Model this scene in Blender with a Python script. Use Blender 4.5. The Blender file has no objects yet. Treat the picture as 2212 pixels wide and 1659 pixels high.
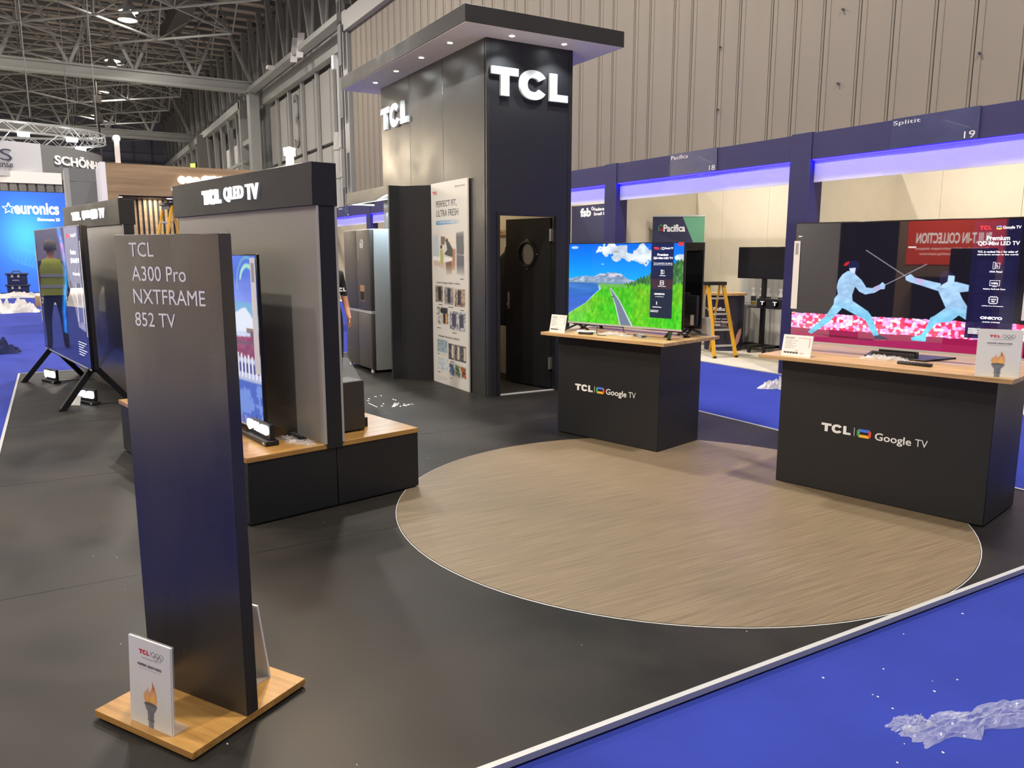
import bpy, bmesh, math, random
import numpy as np
from mathutils import Vector, Matrix, Euler
R = math.radians
sc = bpy.context.scene
col = sc.collection

# ------------------------------------------------------------------ camera, world, lights, exposure
cam_d = bpy.data.cameras.new('camera'); cam = bpy.data.objects.new('camera', cam_d); col.objects.link(cam)
sc.camera = cam
cam_d.sensor_fit = 'HORIZONTAL'; cam_d.sensor_width = 36.0
cam_d.lens = 36.0 * 1682.66 / 2212.0
cam_d.clip_start = 0.05; cam_d.clip_end = 400
YAW, PIT, ROL = R(30.3047), R(9.5113), R(-0.0448)
fwd = Vector((math.sin(YAW) * math.cos(PIT), math.cos(YAW) * math.cos(PIT), -math.sin(PIT)))
rgt = Vector((math.cos(YAW), -math.sin(YAW), 0)); dwn = fwd.cross(rgt)
rr = rgt * math.cos(ROL) + dwn * math.sin(ROL); dd = -rgt * math.sin(ROL) + dwn * math.cos(ROL)
m3 = Matrix((rr, -dd, -fwd)).transposed()
cam.matrix_world = Matrix.Translation((0, 0, 1.5)) @ m3.to_4x4()

sc.view_settings.view_transform = 'Standard'; sc.view_settings.look = 'None'
sc.view_settings.gamma = 1.0; sc.view_settings.exposure = 0.08
sc.view_settings.use_curve_mapping = False
w = bpy.data.worlds.new('hall_air'); sc.world = w; w.use_nodes = True
w.node_tree.nodes['Background'].inputs[0].default_value = (0.95, 0.93, 0.93, 1)
w.node_tree.nodes['Background'].inputs[1].default_value = 0.24

def lamp(kind, name, loc, energy, color=(1, 1, 1), size=0.5, target=None, spot=None, blend=0.5, sizey=None, spread=None):
    d = bpy.data.lights.new(name, kind); d.energy = energy; d.color = color
    if kind == 'AREA':
        d.shape = 'RECTANGLE' if sizey else 'DISK'; d.size = size
        if sizey: d.size_y = sizey
        if spread: d.spread = spread
    else: d.shadow_soft_size = size
    if kind == 'SPOT': d.spot_size = spot; d.spot_blend = blend
    o = bpy.data.objects.new(name, d); col.objects.link(o); o.location = loc
    if target is not None:
        o.rotation_euler = (Vector(target) - Vector(loc)).to_track_quat('-Z', 'Y').to_euler()
    return o

HB = [(4.55, 47.4), (4.55, 59.6), (4.55, 71.2), (4.55, 82.9), (4.55, 35.6), (4.55, 23.8), (4.55, 12.0), (4.55, 0.2),
      (-9, 47.4), (-9, 23.8), (-9, 0.2), (-9, 71.2), (-9, 12)]
for x, y in HB:
    near = y < 30
    lamp('AREA', 'high_bay_light', (x, y, 13.85), 1500 if near else 1700, (1.0, 0.93, 0.83), 0.9)
# flood lamp on the wall unit header, throwing warm light over the stand
lamp('POINT', 'flood_light', (1.25, 4.74, 2.16), 165, (1.0, 0.78, 0.52), 0.04)
lamp('SPOT', 'flood_light', (1.27, 17.0, 3.62), 300, (1.0, 0.80, 0.55), 0.05, (1.0, 8.0, 0.0), R(150), 0.6)
DL = [(4.058, 6.948), (4.668, 6.943), (3.647, 7.483), (3.641, 8.18), (3.648, 8.915), (3.659, 9.626)]
for x, y in DL:
    lamp('SPOT', 'canopy_spot', (x, y, 3.585), 48, (0.93, 0.98, 1.0), 0.03, (x, y, 0), R(115), 0.6)
for x, y in ((8.6, 5.2), (8.6, 8.7), (8.6, 13.0), (8.6, 2.0)):
    lamp('AREA', 'booth_and_fill_light', (x, y, 2.84), 17, (1.0, 0.88, 0.70), 0.35, (x + 1.0, y, 0))
lamp('AREA', 'alcove_light', (3.62, 9.5, 2.10), 34, (0.75, 0.9, 1.0), 0.25, (3.6, 9.2, 0), sizey=1.2)
lamp('POINT', 'store_light', (4.25, 8.6, 2.6), 16, (1.0, 0.86, 0.66), 0.1)
lamp('AREA', 'slat_light', (1.9, 17.45, 2.5), 30, (1.0, 0.90, 0.72), 0.3, (1.9, 17.9, 0), sizey=1.6)

# ------------------------------------------------------------------ helpers
def S(r, g, b):
    return tuple(((c / 255) / 12.92 if c / 255 <= 0.04045 else ((c / 255 + 0.055) / 1.055) ** 2.4) for c in (r, g, b))
def s2l(a): return np.where(a <= 0.04045, a / 12.92, ((a + 0.055) / 1.055) ** 2.4)

def mat(name, c, rough=0.6, metal=0.0, spec=0.5, emit=None, es=0.0, var=0.0, vscale=6.0, vstretch=(1, 1, 1), bump=0.0, bscale=80.0,
        alpha=1.0, trans=0.0, coat=0.0, c2=None, rvar=0.0, ior=1.45):
    m = bpy.data.materials.new(name); m.use_nodes = True
    nt = m.node_tree; b = nt.nodes['Principled BSDF']
    b.inputs['Base Color'].default_value = (*c, 1); b.inputs['Roughness'].default_value = rough
    b.inputs['Metallic'].default_value = metal; b.inputs['Specular IOR Level'].default_value = spec
    b.inputs['Alpha'].default_value = alpha; b.inputs['Transmission Weight'].default_value = trans
    b.inputs['Coat Weight'].default_value = coat; b.inputs['IOR'].default_value = ior
    if emit: b.inputs['Emission Color'].default_value = (*emit, 1); b.inputs['Emission Strength'].default_value = es
    tc = nt.nodes.new('ShaderNodeTexCoord')
    if var or c2 or rvar:
        mp = nt.nodes.new('ShaderNodeMapping'); mp.inputs['Scale'].default_value = vstretch
        nt.links.new(tc.outputs['Object'], mp.inputs[0])
        n = nt.nodes.new('ShaderNodeTexNoise'); n.inputs['Scale'].default_value = vscale; n.inputs['Detail'].default_value = 5
        nt.links.new(mp.outputs[0], n.inputs[0])
        r = nt.nodes.new('ShaderNodeValToRGB'); nt.links.new(n.outputs[0], r.inputs[0])
        a = c2 if c2 else tuple(x * (1 - var) for x in c); z = c if c2 else tuple(min(1, x * (1 + var)) for x in c)
        r.color_ramp.elements[0].position = 0.32; r.color_ramp.elements[0].color = (*a, 1)
        r.color_ramp.elements[1].position = 0.68; r.color_ramp.elements[1].color = (*z, 1)
        nt.links.new(r.outputs[0], b.inputs['Base Color'])
        if rvar:
            q = nt.nodes.new('ShaderNodeMapRange'); nt.links.new(n.outputs[0], q.inputs[0])
            q.inputs[1].default_value = 0.3; q.inputs[2].default_value = 0.7
            q.inputs[3].default_value = rough - rvar; q.inputs[4].default_value = rough + rvar
            nt.links.new(q.outputs[0], b.inputs['Roughness'])
    if bump:
        n2 = nt.nodes.new('ShaderNodeTexNoise'); n2.inputs['Scale'].default_value = bscale; n2.inputs['Detail'].default_value = 3
        nt.links.new(tc.outputs['Object'], n2.inputs[0])
        bp = nt.nodes.new('ShaderNodeBump'); bp.inputs['Strength'].default_value = bump; bp.inputs['Distance'].default_value = 0.002
        nt.links.new(n2.outputs[0], bp.inputs['Height']); nt.links.new(bp.outputs[0], b.inputs['Normal'])
    return m

def attr_mat(name, rough=0.6, emissive=0.0, coat=0.0, spec=0.5):
    m = bpy.data.materials.new(name); m.use_nodes = True; nt = m.node_tree; b = nt.nodes['Principled BSDF']
    a = nt.nodes.new('ShaderNodeAttribute'); a.attribute_name = 'Col'
    b.inputs['Roughness'].default_value = rough; b.inputs['Specular IOR Level'].default_value = spec; b.inputs['Coat Weight'].default_value = coat
    if emissive:
        b.inputs['Base Color'].default_value = (0.004, 0.004, 0.005, 1)
        nt.links.new(a.outputs['Color'], b.inputs['Emission Color']); b.inputs['Emission Strength'].default_value = emissive
    else: nt.links.new(a.outputs['Color'], b.inputs['Base Color'])
    return m

def wood(name, dark, light, stretch, scale=3.0, rough=0.42, coat=0.0):
    m = bpy.data.materials.new(name); m.use_nodes = True; nt = m.node_tree; b = nt.nodes['Principled BSDF']
    tc = nt.nodes.new('ShaderNodeTexCoord'); mp = nt.nodes.new('ShaderNodeMapping'); mp.inputs['Scale'].default_value = stretch
    nt.links.new(tc.outputs['Object'], mp.inputs[0])
    n = nt.nodes.new('ShaderNodeTexNoise'); n.inputs['Scale'].default_value = scale; n.inputs['Detail'].default_value = 8; n.inputs['Roughness'].default_value = 0.62
    n.inputs['Distortion'].default_value = 0.25
    nt.links.new(mp.outputs[0], n.inputs[0])
    r = nt.nodes.new('ShaderNodeValToRGB'); nt.links.new(n.outputs[0], r.inputs[0])
    r.color_ramp.elements[0].position = 0.30; r.color_ramp.elements[0].color = (*dark, 1)
    r.color_ramp.elements[1].position = 0.66; r.color_ramp.elements[1].color = (*light, 1)
    nt.links.new(r.outputs[0], b.inputs['Base Color']); b.inputs['Roughness'].default_value = rough; b.inputs['Coat Weight'].default_value = coat
    return m

class MB:
    def __init__(s): s.v = []; s.f = []; s.g = []; s.gid = 0; s.hold = False
    def add(s, vs, fs, M=None):
        o = len(s.v)
        s.v += [tuple(M @ Vector(p)) if M is not None else tuple(p) for p in vs]
        if not s.hold: s.gid += 1
        s.g += [s.gid] * len(fs)
        s.f += [tuple(i + o for i in f) for f in fs]; return s
    def box(s, x0, x1, y0, y1, z0, z1, M=None):
        return s.add([(x0, y0, z0), (x1, y0, z0), (x1, y1, z0), (x0, y1, z0), (x0, y0, z1), (x1, y0, z1), (x1, y1, z1), (x0, y1, z1)],
                     [(3, 2, 1, 0), (4, 5, 6, 7), (0, 1, 5, 4), (1, 2, 6, 5), (2, 3, 7, 6), (3, 0, 4, 7)], M)
    def prism(s, poly, y0, y1, M=None):       # polygon in XZ extruded along Y
        n = len(poly)
        vs = [(x, y0, z) for x, z in poly] + [(x, y1, z) for x, z in poly]
        fs = [tuple(range(n)), tuple(range(2 * n - 1, n - 1, -1))] + [(i, i + n, (i + 1) % n + n, (i + 1) % n) for i in range(n)]
        return s.add(vs, fs, M)
    def prismz(s, poly, z0, z1, M=None):      # polygon in XY extruded along Z
        n = len(poly)
        vs = [(x, y, z0) for x, y in poly] + [(x, y, z1) for x, y in poly]
        fs = [tuple(range(n - 1, -1, -1)), tuple(range(n, 2 * n))] + [(i, (i + 1) % n, (i + 1) % n + n, i + n) for i in range(n)]
        return s.add(vs, fs, M)
    def strut(s, a, b, r, r2=None, n=6):
        a = Vector(a); b = Vector(b); d = b - a
        if d.length < 1e-6: return s
        q = d.to_track_quat('Z', 'Y').to_matrix(); r2 = r if r2 is None else r2; vs = []
        for P, rad in ((a, r), (b, r2)):
            for i in range(n):
                t = 2 * math.pi * i / n + math.pi / n; vs.append(tuple(P + q @ Vector((rad * math.cos(t), rad * math.sin(t), 0))))
        fs = [tuple(range(n - 1, -1, -1)), tuple(range(n, 2 * n))] + [(i, (i + 1) % n, (i + 1) % n + n, i + n) for i in range(n)]
        return s.add(vs, fs)
    def bar(s, a, b, w, t):                   # rectangular bar between two points
        a = Vector(a); b = Vector(b); d = (b - a); L = d.length; d.normalize()
        up = Vector((0, 0, 1)) if abs(d.z) < 0.95 else Vector((1, 0, 0))
        x = d.cross(up).normalized(); y = x.cross(d).normalized()
        M = Matrix.Translation(a) @ Matrix((x, d, y)).transposed().to_4x4()
        return s.box(-w / 2, w / 2, 0, L, -t / 2, t / 2, M)
    def tube(s, pts, r, n=6, closed=False):
        k = len(pts); pts = [Vector(p) for p in pts]; vs = []
        for i, p in enumerate(pts):
            a = pts[(i - 1) % k] if (closed or i > 0) else p; b = pts[(i + 1) % k] if (closed or i < k - 1) else p
            d = (b - a).normalized(); q = d.to_track_quat('Z', 'Y').to_matrix()
            for j in range(n):
                t = 2 * math.pi * j / n; vs.append(tuple(p + q @ Vector((r * math.cos(t), r * math.sin(t), 0))))
        fs = []
        for i in range(k if closed else k - 1):
            for j in range(n):
                i2 = (i + 1) % k; fs.append((i * n + j, i * n + (j + 1) % n, i2 * n + (j + 1) % n, i2 * n + j))
        if not closed: fs += [tuple(range(n - 1, -1, -1)), tuple((k - 1) * n + j for j in range(n))]
        return s.add(vs, fs)
    def lathe(s, prof, c=(0, 0, 0), n=24, sy=1.0, M=None):
        vs = []; k = len(prof)
        for r, z in prof:
            for j in range(n):
                t = 2 * math.pi * j / n; vs.append((c[0] + r * math.cos(t), c[1] + sy * r * math.sin(t), c[2] + z))
        fs = [(i * n + j, i * n + (j + 1) % n, (i + 1) * n + (j + 1) % n, (i + 1) * n + j) for i in range(k - 1) for j in range(n)]
        if prof[0][0] > 1e-4: fs.append(tuple(range(n - 1, -1, -1)))
        if prof[-1][0] > 1e-4: fs.append(tuple((k - 1) * n + j for j in range(n)))
        return s.add(vs, fs, M)
    def text(s, body, x0, z0, x1, z1, y=0.0, d=0.002, bold=0.0, ext=0.3, M=None):
        """lettering fitted into the box x0..x1, z0..z1 of the XZ plane, raised by d towards -Y"""
        c = bpy.data.curves.new('t', 'FONT'); c.body = body; c.size = 1; c.extrude = ext; c.offset = bold; c.resolution_u = 3
        o = bpy.data.objects.new('t', c); col.objects.link(o)
        dg = bpy.context.evaluated_depsgraph_get(); me = bpy.data.meshes.new_from_object(o.evaluated_get(dg), depsgraph=dg)
        vs = [v.co.copy() for v in me.vertices]; fs = [tuple(p.vertices) for p in me.polygons]
        bpy.data.objects.remove(o); bpy.data.curves.remove(c); bpy.data.meshes.remove(me)
        if not vs: return s
        ax, bx = min(v.x for v in vs), max(v.x for v in vs); ay, by = min(v.y for v in vs), max(v.y for v in vs)
        sx = (x1 - x0) / max(bx - ax, 1e-6); sz = (z1 - z0) / max(by - ay, 1e-6)
        out = [(x0 + (v.x - ax) * sx, y - d * (0.5 + 0.5 * v.z / ext), z0 + (v.y - ay) * sz) for v in vs]
        return s.add(out, fs, M)
    def tcl(s, x0, z0, x1, z1, y=0.0, d=0.01):
        W = x1 - x0; H = z1 - z0
        s.gid += 1; s.hold = True
        def P(pts): s.prism([(x0 + a * W, z0 + b * H) for a, b in pts], y - d, y)
        P([(0, 0.73), (0.118, 0.73), (0.118, 0), (0.225, 0), (0.225, 0.73), (0.342, 0.73), (0.342, 1), (0, 1)])
        P([(0.75, 0), (1, 0), (1, 0.26), (0.852, 0.26), (0.852, 1), (0.75, 1)])
        cx, cz = 0.537, 0.5; out, inn = [], []
        for i in range(29):
            t = R(30) + R(300) * i / 28
            out.append((cx + 0.178 * math.copysign(abs(math.cos(t)) ** 0.88, math.cos(t)), cz + 0.53 * math.copysign(abs(math.sin(t)) ** 0.88, math.sin(t))))
            inn.append((cx + 0.078 * math.copysign(abs(math.cos(t)) ** 0.88, math.cos(t)), cz + 0.25 * math.copysign(abs(math.sin(t)) ** 0.88, math.sin(t))))
        for i in range(28): P([out[i], out[i + 1], inn[i + 1], inn[i]])
        s.hold = False
        return s
    def build_each(s, name, m, parent=None, **k):
        for g in sorted(set(s.g)):
            fs = [f for f, q in zip(s.f, s.g) if q == g]; ids = sorted({i for f in fs for i in f}); mp = {i: n for n, i in enumerate(ids)}
            t = MB(); t.v = [s.v[i] for i in ids]; t.f = [tuple(mp[i] for i in f) for f in fs]; t.build(name, m, parent, **k)
    def build(s, name, m, parent=None, bevel=0.0, smooth=False, label=None, kind=None, seg=2):
        me = bpy.data.meshes.new(name); me.from_pydata(s.v, [], s.f); me.update()
        bm = bmesh.new(); bm.from_mesh(me)
        bmesh.ops.recalc_face_normals(bm, faces=bm.faces)
        if bevel:
            es = [e for e in bm.edges if len(e.link_faces) == 2 and e.calc_face_angle(0) > 0.5]
            bmesh.ops.bevel(bm, geom=es, offset=bevel, segments=seg, affect='EDGES', profile=0.5, clamp_overlap=True)
        bm.to_mesh(me); bm.free()
        if smooth or bevel:
            me.shade_smooth(); me.set_sharp_from_angle(angle=R(38))
        me.materials.append(m)
        o = bpy.data.objects.new(name, me); col.objects.link(o)
        if parent is not None: o.parent = parent
        if label: o['label'] = label
        if kind: o['kind'] = kind
        return o

def thing(name, label, cat, loc=(0, 0, 0), yaw=0.0, group=None):
    o = bpy.data.objects.new(name, None); col.objects.link(o); o.location = loc; o.rotation_euler = (0, 0, R(yaw)); o.empty_display_size = 0.1
    o['label'] = label; o['category'] = cat
    if group: o['group'] = group
    return o
def tag(o, label, cat, group=None, kind=None):
    o['label'] = label; o['category'] = cat
    if group: o['group'] = group
    if kind: o['kind'] = kind
    return o
def copy_tree(o, parent=None):
    c = o.copy(); col.objects.link(c)
    if parent is not None: c.parent = parent
    for ch in list(o.children): copy_tree(ch, c)
    return c
def struct(o): o['kind'] = 'structure'; return o

def inpoly(poly, U, V):
    r = np.zeros(U.shape, bool); n = len(poly)
    for i in range(n):
        x1, y1 = poly[i]; x2, y2 = poly[(i + 1) % n]
        if y1 == y2: continue
        c = ((y1 > V) != (y2 > V)) & (U < (x2 - x1) * (V - y1) / (y2 - y1) + x1)
        r ^= c
    return r
def vnoise(x, y, seed=0):
    xi = np.floor(x).astype(np.int64); yi = np.floor(y).astype(np.int64); xf = x - xi; yf = y - yi
    def h(a, b):
        n = (a * 374761393 + b * 668265263 + seed * 1442695041) & 0x7fffffff
        n = ((n ^ (n >> 13)) * 1274126177) & 0x7fffffff
        return ((n ^ (n >> 16)) & 0xffff) / 65535.0
    u = xf * xf * (3 - 2 * xf); v = yf * yf * (3 - 2 * yf)
    return (h(xi, yi) * (1 - u) + h(xi + 1, yi) * u) * (1 - v) + (h(xi, yi + 1) * (1 - u) + h(xi + 1, yi + 1) * u) * v
def fbm(x, y, o=4, seed=0):
    r = 0; a = 0.5
    for i in range(o): r = r + a * vnoise(x * 2 ** i, y * 2 ** i, seed + i); a *= 0.5
    return r / (1 - 0.5 ** o)
def mixc(C, mask, c, a=1.0):
    c = np.array(c, float) / 255
    m = (mask * a)[..., None] if mask.dtype != bool else (mask.astype(float) * a)[..., None]
    return C * (1 - m) + c * m
def worley(U, V, sx, sy, seed=0):
    gx, gy = U * sx, V * sy; cx, cy = np.floor(gx), np.floor(gy); best = np.full(U.shape, 9.0); idv = np.zeros(U.shape)
    for i in (-1, 0, 1):
        for j in (-1, 0, 1):
            a, b_ = cx + i, cy + j; px = a + 0.15 + 0.7 * vnoise(a * 1.0, b_ * 1.0, seed); py = b_ + 0.15 + 0.7 * vnoise(a * 1.0, b_ * 1.0, seed + 7); q = vnoise(a, b_, seed + 13)
            d = np.hypot(gx - px, gy - py) / (0.75 + 0.5 * q); m_ = d < best; best = np.where(m_, d, best); idv = np.where(m_, q, idv)
    return best, idv
def printed(name, x0, x1, z0, z1, nx, ny, fn, m, parent, y=0.0, ss=2):
    """flat printed / lit picture: a fine grid with its colours stored per vertex (front faces -Y)"""
    u = np.linspace(0, 1, nx + 1); v = np.linspace(0, 1, ny + 1); U, V = np.meshgrid(u, v)
    acc = 0
    for i in range(ss):
        for j in range(ss):
            du = ((i + 0.5) / ss - 0.5) / nx; dv = ((j + 0.5) / ss - 0.5) / ny
            acc = acc + fn(U + du, V + dv)
    C = s2l(np.clip(acc / (ss * ss), 0, 1))
    co = np.stack([x0 + U * (x1 - x0), np.full(U.shape, y), z1 - V * (z1 - z0)], -1).reshape(-1, 3)
    idx = np.arange((nx + 1) * (ny + 1)).reshape(ny + 1, nx + 1)
    q = np.stack([idx[1:, :-1], idx[1:, 1:], idx[:-1, 1:], idx[:-1, :-1]], -1).reshape(-1, 4)
    me = bpy.data.meshes.new(name)
    me.vertices.add(len(co)); me.vertices.foreach_set('co', co.ravel())
    me.loops.add(q.size); me.loops.foreach_set('vertex_index', q.ravel().astype(np.int32))
    me.polygons.add(len(q)); me.polygons.foreach_set('loop_start', np.arange(0, q.size, 4, dtype=np.int32))
    me.update(calc_edges=True)
    a = me.color_attributes.new('Col', 'FLOAT_COLOR', 'POINT')
    cc = np.ones((len(co), 4), np.float32); cc[:, :3] = C.reshape(-1, 3); a.data.foreach_set('color', cc.ravel())
    me.materials.append(m)
    o = bpy.data.objects.new(name, me); col.objects.link(o)
    if parent is not None: o.parent = parent
    return o

# ------------------------------------------------------------------ materials
M = {}
M['vinyl'] = mat('black_vinyl', (0.0165, 0.0142, 0.0120), 0.52, spec=0.30, var=0.55, vscale=1.3, bump=0.15, bscale=30, rvar=0.10)
M['carpet'] = mat('blue_carpet', (0.026, 0.042, 0.285), 0.92, spec=0.2, var=0.08, vscale=2.0, bump=0.5, bscale=500)
M['alu'] = mat('aluminium', (0.55, 0.56, 0.58), 0.38, 0.7)
M['silver'] = mat('silver_trim', (0.48, 0.48, 0.48), 0.5, 0.2)
M['blackpaint'] = mat('black_painted_board', (0.013, 0.0135, 0.016), 0.48, bump=0.08, bscale=200, rvar=0.05, vscale=1.5)
M['towerblack'] = mat('black_laminate', (0.028, 0.028, 0.029), 0.36, bump=0.30, bscale=90, rvar=0.06, vscale=3)
M['pillar'] = mat('pillar_black', (0.024, 0.021, 0.018), 0.30, spec=0.85, var=0.3, vscale=3.0, vstretch=(1, 1, 0.35), rvar=0.10)
M['grey'] = mat('grey_panel', (0.27, 0.255, 0.225), 0.32, rvar=0.06, vscale=2, coat=0.2)
M['bevelgrey'] = mat('grey_panel_edge', (0.42, 0.40, 0.37), 0.5)
M['cream'] = mat('cream_wall', (0.60, 0.54, 0.42), 0.75, var=0.02)
M['boothfloor'] = mat('cream_booth_floor', (0.54, 0.50, 0.42), 0.7, var=0.06, vscale=4)
M['navy'] = mat('navy_board', (0.024, 0.025, 0.105), 0.6, var=0.05)
M['indigo'] = mat('indigo_fascia', (0.032, 0.029, 0.112), 0.6, var=0.04)
M['fascialabel'] = mat('fascia_label', (0.055, 0.058, 0.145), 0.35, var=0.25, vscale=2.0)
M['softwhite'] = mat('soft_white', (0.80, 0.79, 0.80), 0.6)
M['bannerwhite'] = mat('banner_white', (0.50, 0.50, 0.53), 0.6)
M['white'] = mat('white_letters', (0.85, 0.85, 0.84), 0.5)
M['frost'] = mat('frosted_sign', (0.60, 0.64, 0.63), 0.45, emit=(0.80, 0.88, 0.87), es=0.10)
M['lit'] = mat('lit_sign', (0.9, 0.9, 0.9), 0.5, emit=(1, 0.98, 0.95), es=1.25)
M['litface'] = mat('lit_face', (0.9, 0.9, 0.9), 0.5, emit=(1, 1, 1), es=2.2)
M['bulb'] = mat('bulb', (1, 1, 1), 0.5, emit=(1, 0.83, 0.55), es=60)
M['led'] = mat('led_white', (1, 1, 1), 0.5, emit=(0.95, 1, 1), es=14)
M['ledblue'] = mat('led_blue', (0.02, 0.03, 0.6), 0.5, emit=(0.003, 0.002, 1.0), es=75)
M['bay'] = mat('high_bay_lens', (1, 1, 1), 0.5, emit=(1, 0.97, 0.92), es=6)
M['oak'] = wood('oak_laminate', S(146, 104, 50), S(192, 146, 80), (1.2, 14, 14), 2.2, 0.34, 0.15)
M['oakpale'] = wood('pale_oak_laminate', S(152, 118, 76), S(204, 168, 122), (1.0, 12, 12), 2.5, 0.40)
M['oakdark'] = wood('oak_fascia', S(128, 104, 76), S(160, 134, 102), (0.5, 8, 9), 1.6, 0.5)
M['rug'] = wood('taupe_planks', S(98, 84, 65), S(128, 112, 89), (0.9, 34, 9), 2.6, 0.50)
M['bezel'] = mat('tv_bezel', (0.012, 0.012, 0.014), 0.25, 0.3)
M['tvback'] = mat('tv_back', (0.014, 0.014, 0.017), 0.42, bump=0.2, bscale=150)
M['blackplastic'] = mat('black_plastic', (0.012, 0.012, 0.014), 0.38)
M['blackmetal'] = mat('black_metal', (0.016, 0.016, 0.018), 0.42, 0.4)
M['screen'] = attr_mat('screen', 0.015, 1.12, 0.0, 0.5)
M['print'] = attr_mat('print', 0.38)
M['lightbox'] = attr_mat('lightbox', 0.6, 1.15)
M['txtlit'] = mat('screen_letters', (0.9, 0.9, 0.9), 0.5, emit=(0.9, 0.92, 1.0), es=0.95)
M['redlit'] = mat('screen_red', (0.8, 0.05, 0.05), 0.5, emit=S(228, 34, 48), es=1.1)
M['ink'] = mat('dark_ink', (0.06, 0.06, 0.07), 0.6)
M['inkgrey'] = mat('grey_ink', (0.36, 0.36, 0.37), 0.6)
M['inkred'] = mat('red_ink', S(206, 40, 60), 0.6)
M['inkpink'] = mat('pink_ink', S(226, 120, 130), 0.6)
M['card'] = mat('card_white', (0.80, 0.79, 0.77), 0.35)
M['acrylic'] = mat('clear_acrylic', (0.95, 0.97, 0.98), 0.06, alpha=0.20, spec=0.8)
M['acrylicedge'] = mat('acrylic_edge', (0.9, 0.9, 0.85), 0.2, alpha=0.8)
M['film'] = mat('clear_film', (0.80, 0.82, 0.88), 0.10, alpha=0.24, spec=1.0, bump=1.0, bscale=60)
M['filmwhite'] = mat('milky_film', (0.75, 0.72, 0.68), 0.4, alpha=0.8, spec=0.6)
M['clad'] = mat('cladding', (0.225, 0.194, 0.160), 0.62, var=0.10, vscale=0.5, vstretch=(1, 1, 0.15))
M['cladrib'] = mat('cladding_rib', (0.21, 0.185, 0.157), 0.6, var=0.1, vscale=0.6)
M['gap'] = mat('dark_gap', (0.07, 0.062, 0.055), 0.8)
M['steel'] = mat('painted_steel', (0.33, 0.33, 0.32), 0.55, 0.1, var=0.08, vscale=0.4)
M['steeldark'] = mat('dark_steel', (0.16, 0.16, 0.162), 0.6)
M['deck'] = mat('roof_deck', (0.42, 0.35, 0.30), 0.8, var=0.25, vscale=0.5, vstretch=(0.2, 2, 1))
M['hallpanel'] = mat('hall_panel', (0.36, 0.35, 0.34), 0.6, var=0.05, vscale=0.3)
M['farwall'] = mat('far_wall', (0.24, 0.25, 0.36), 0.8, var=0.1, vscale=0.2)
M['farclad'] = mat('far_cladding', (0.20, 0.195, 0.20), 0.7, var=0.15, vscale=0.5)
M['yellow'] = mat('yellow_fibreglass', S(224, 168, 44), 0.42)
M['fridge'] = mat('brushed_steel', (0.115, 0.108, 0.10), 0.50, 0.45, bump=0.1, bscale=300)
M['fridgeside'] = mat('fridge_side', (0.42, 0.47, 0.49), 0.42, 0.15)
M['gb'] = mat('google_blue', S(70, 120, 232), 0.5); M['gr'] = mat('google_red', S(228, 74, 62), 0.5)
M['gy'] = mat('google_yellow', S(246, 190, 60), 0.5); M['gg'] = mat('google_green', S(70, 170, 100), 0.5)
M['cloth'] = mat('black_cloth', (0.018, 0.018, 0.020), 0.9, bump=0.6, bscale=60)
M['navycloth'] = mat('navy_cloth', (0.02, 0.025, 0.09), 0.9)
M['curtain'] = mat('white_curtain', (0.40, 0.39, 0.37), 0.8)
M['skin'] = mat('skin', S(186, 132, 106), 0.55)
M['hivis'] = mat('hi_vis_yellow', S(158, 164, 48), 0.7, emit=S(205, 215, 40), es=0.0)
M['reflect'] = mat('reflective_tape', (0.35, 0.35, 0.36), 0.4)
M['jeans'] = mat('dark_trousers', (0.02, 0.024, 0.05), 0.85)
M['hair'] = mat('grey_hair', (0.22, 0.19, 0.17), 0.8)
M['boot'] = mat('brown_boot', (0.10, 0.05, 0.03), 0.6)
M['cardboard'] = mat('cardboard', S(178, 142, 106), 0.8)
M['brass'] = mat('brushed_metal', (0.55, 0.53, 0.50), 0.35, 0.9)
M['navyprint'] = mat('navy_print', (0.030, 0.031, 0.075), 0.5)
M['green'] = mat('green_print', S(98, 160, 128), 0.6)
M['orange'] = mat('orange_sign', S(206, 60, 34), 0.5, emit=S(225, 70, 36), es=5.0)
M['concrete'] = mat('grey_concrete', (0.55, 0.52, 0.48), 0.8, var=0.1, vscale=0.3)
M['signwhite'] = mat('backlit_white', (0.9, 0.9, 0.9), 0.5, emit=(1, 0.95, 0.9), es=7.0)
M['tan'] = mat('tan_booth_wall', S(168, 140, 108), 0.6, emit=S(168, 140, 108), es=0.0)
M['amber'] = mat('amber_liquid', S(190, 150, 40), 0.3)
M['litcloth'] = mat('pole_warm_white', (0.75, 0.68, 0.6), 0.5)

FZ = -0.025     # hall floor level (the stand's deck top is z = 0)
YB = 11.734
def B(x, y, z=0.0):
    a = R(YB); return (x * math.cos(a) - y * math.sin(a), x * math.sin(a) + y * math.cos(a), z)

# ------------------------------------------------------------------ hall: floor, walls, roof
struct(MB().box(-40, 12.2, -25, 100, FZ - 0.1, FZ - 0.004).build('floor', M['concrete']))
struct(MB().box(-5.5, 12.0, -4, 34.2, FZ - 0.004, FZ).build('aisle_carpet', M['carpet']))
# back part of the hall behind the photographer and left side
b = MB().box(-40.2, -40, -25, 100, FZ, 16.2); struct(b.build('wall_left', M['farclad']))
b = MB().box(-40, 14, 100, 100.3, FZ, 16.2); fw = struct(b.build('wall_far', M['farwall']))
r = MB(); x = -12
while x < 14: r.box(x, x + 0.12, 99.8, 100, 11.4, 16.2); x += 1.9
for z in (12.6, 14.4): r.box(-14, 14, 99.86, 100, z, z + 0.08)
r.build('wall_rib', M['steeldark'], fw)
r = MB(); x = -14
while x < 13.9: r.box(x, x + 0.55, 99.7, 100, FZ, 10.6); x += 1.2
r.build('cladding_sheet', M['farclad'], fw)
MB().box(-14, 14, 99.4, 100, 10.6, 11.5).build('beam', M['steel'], fw)

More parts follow.
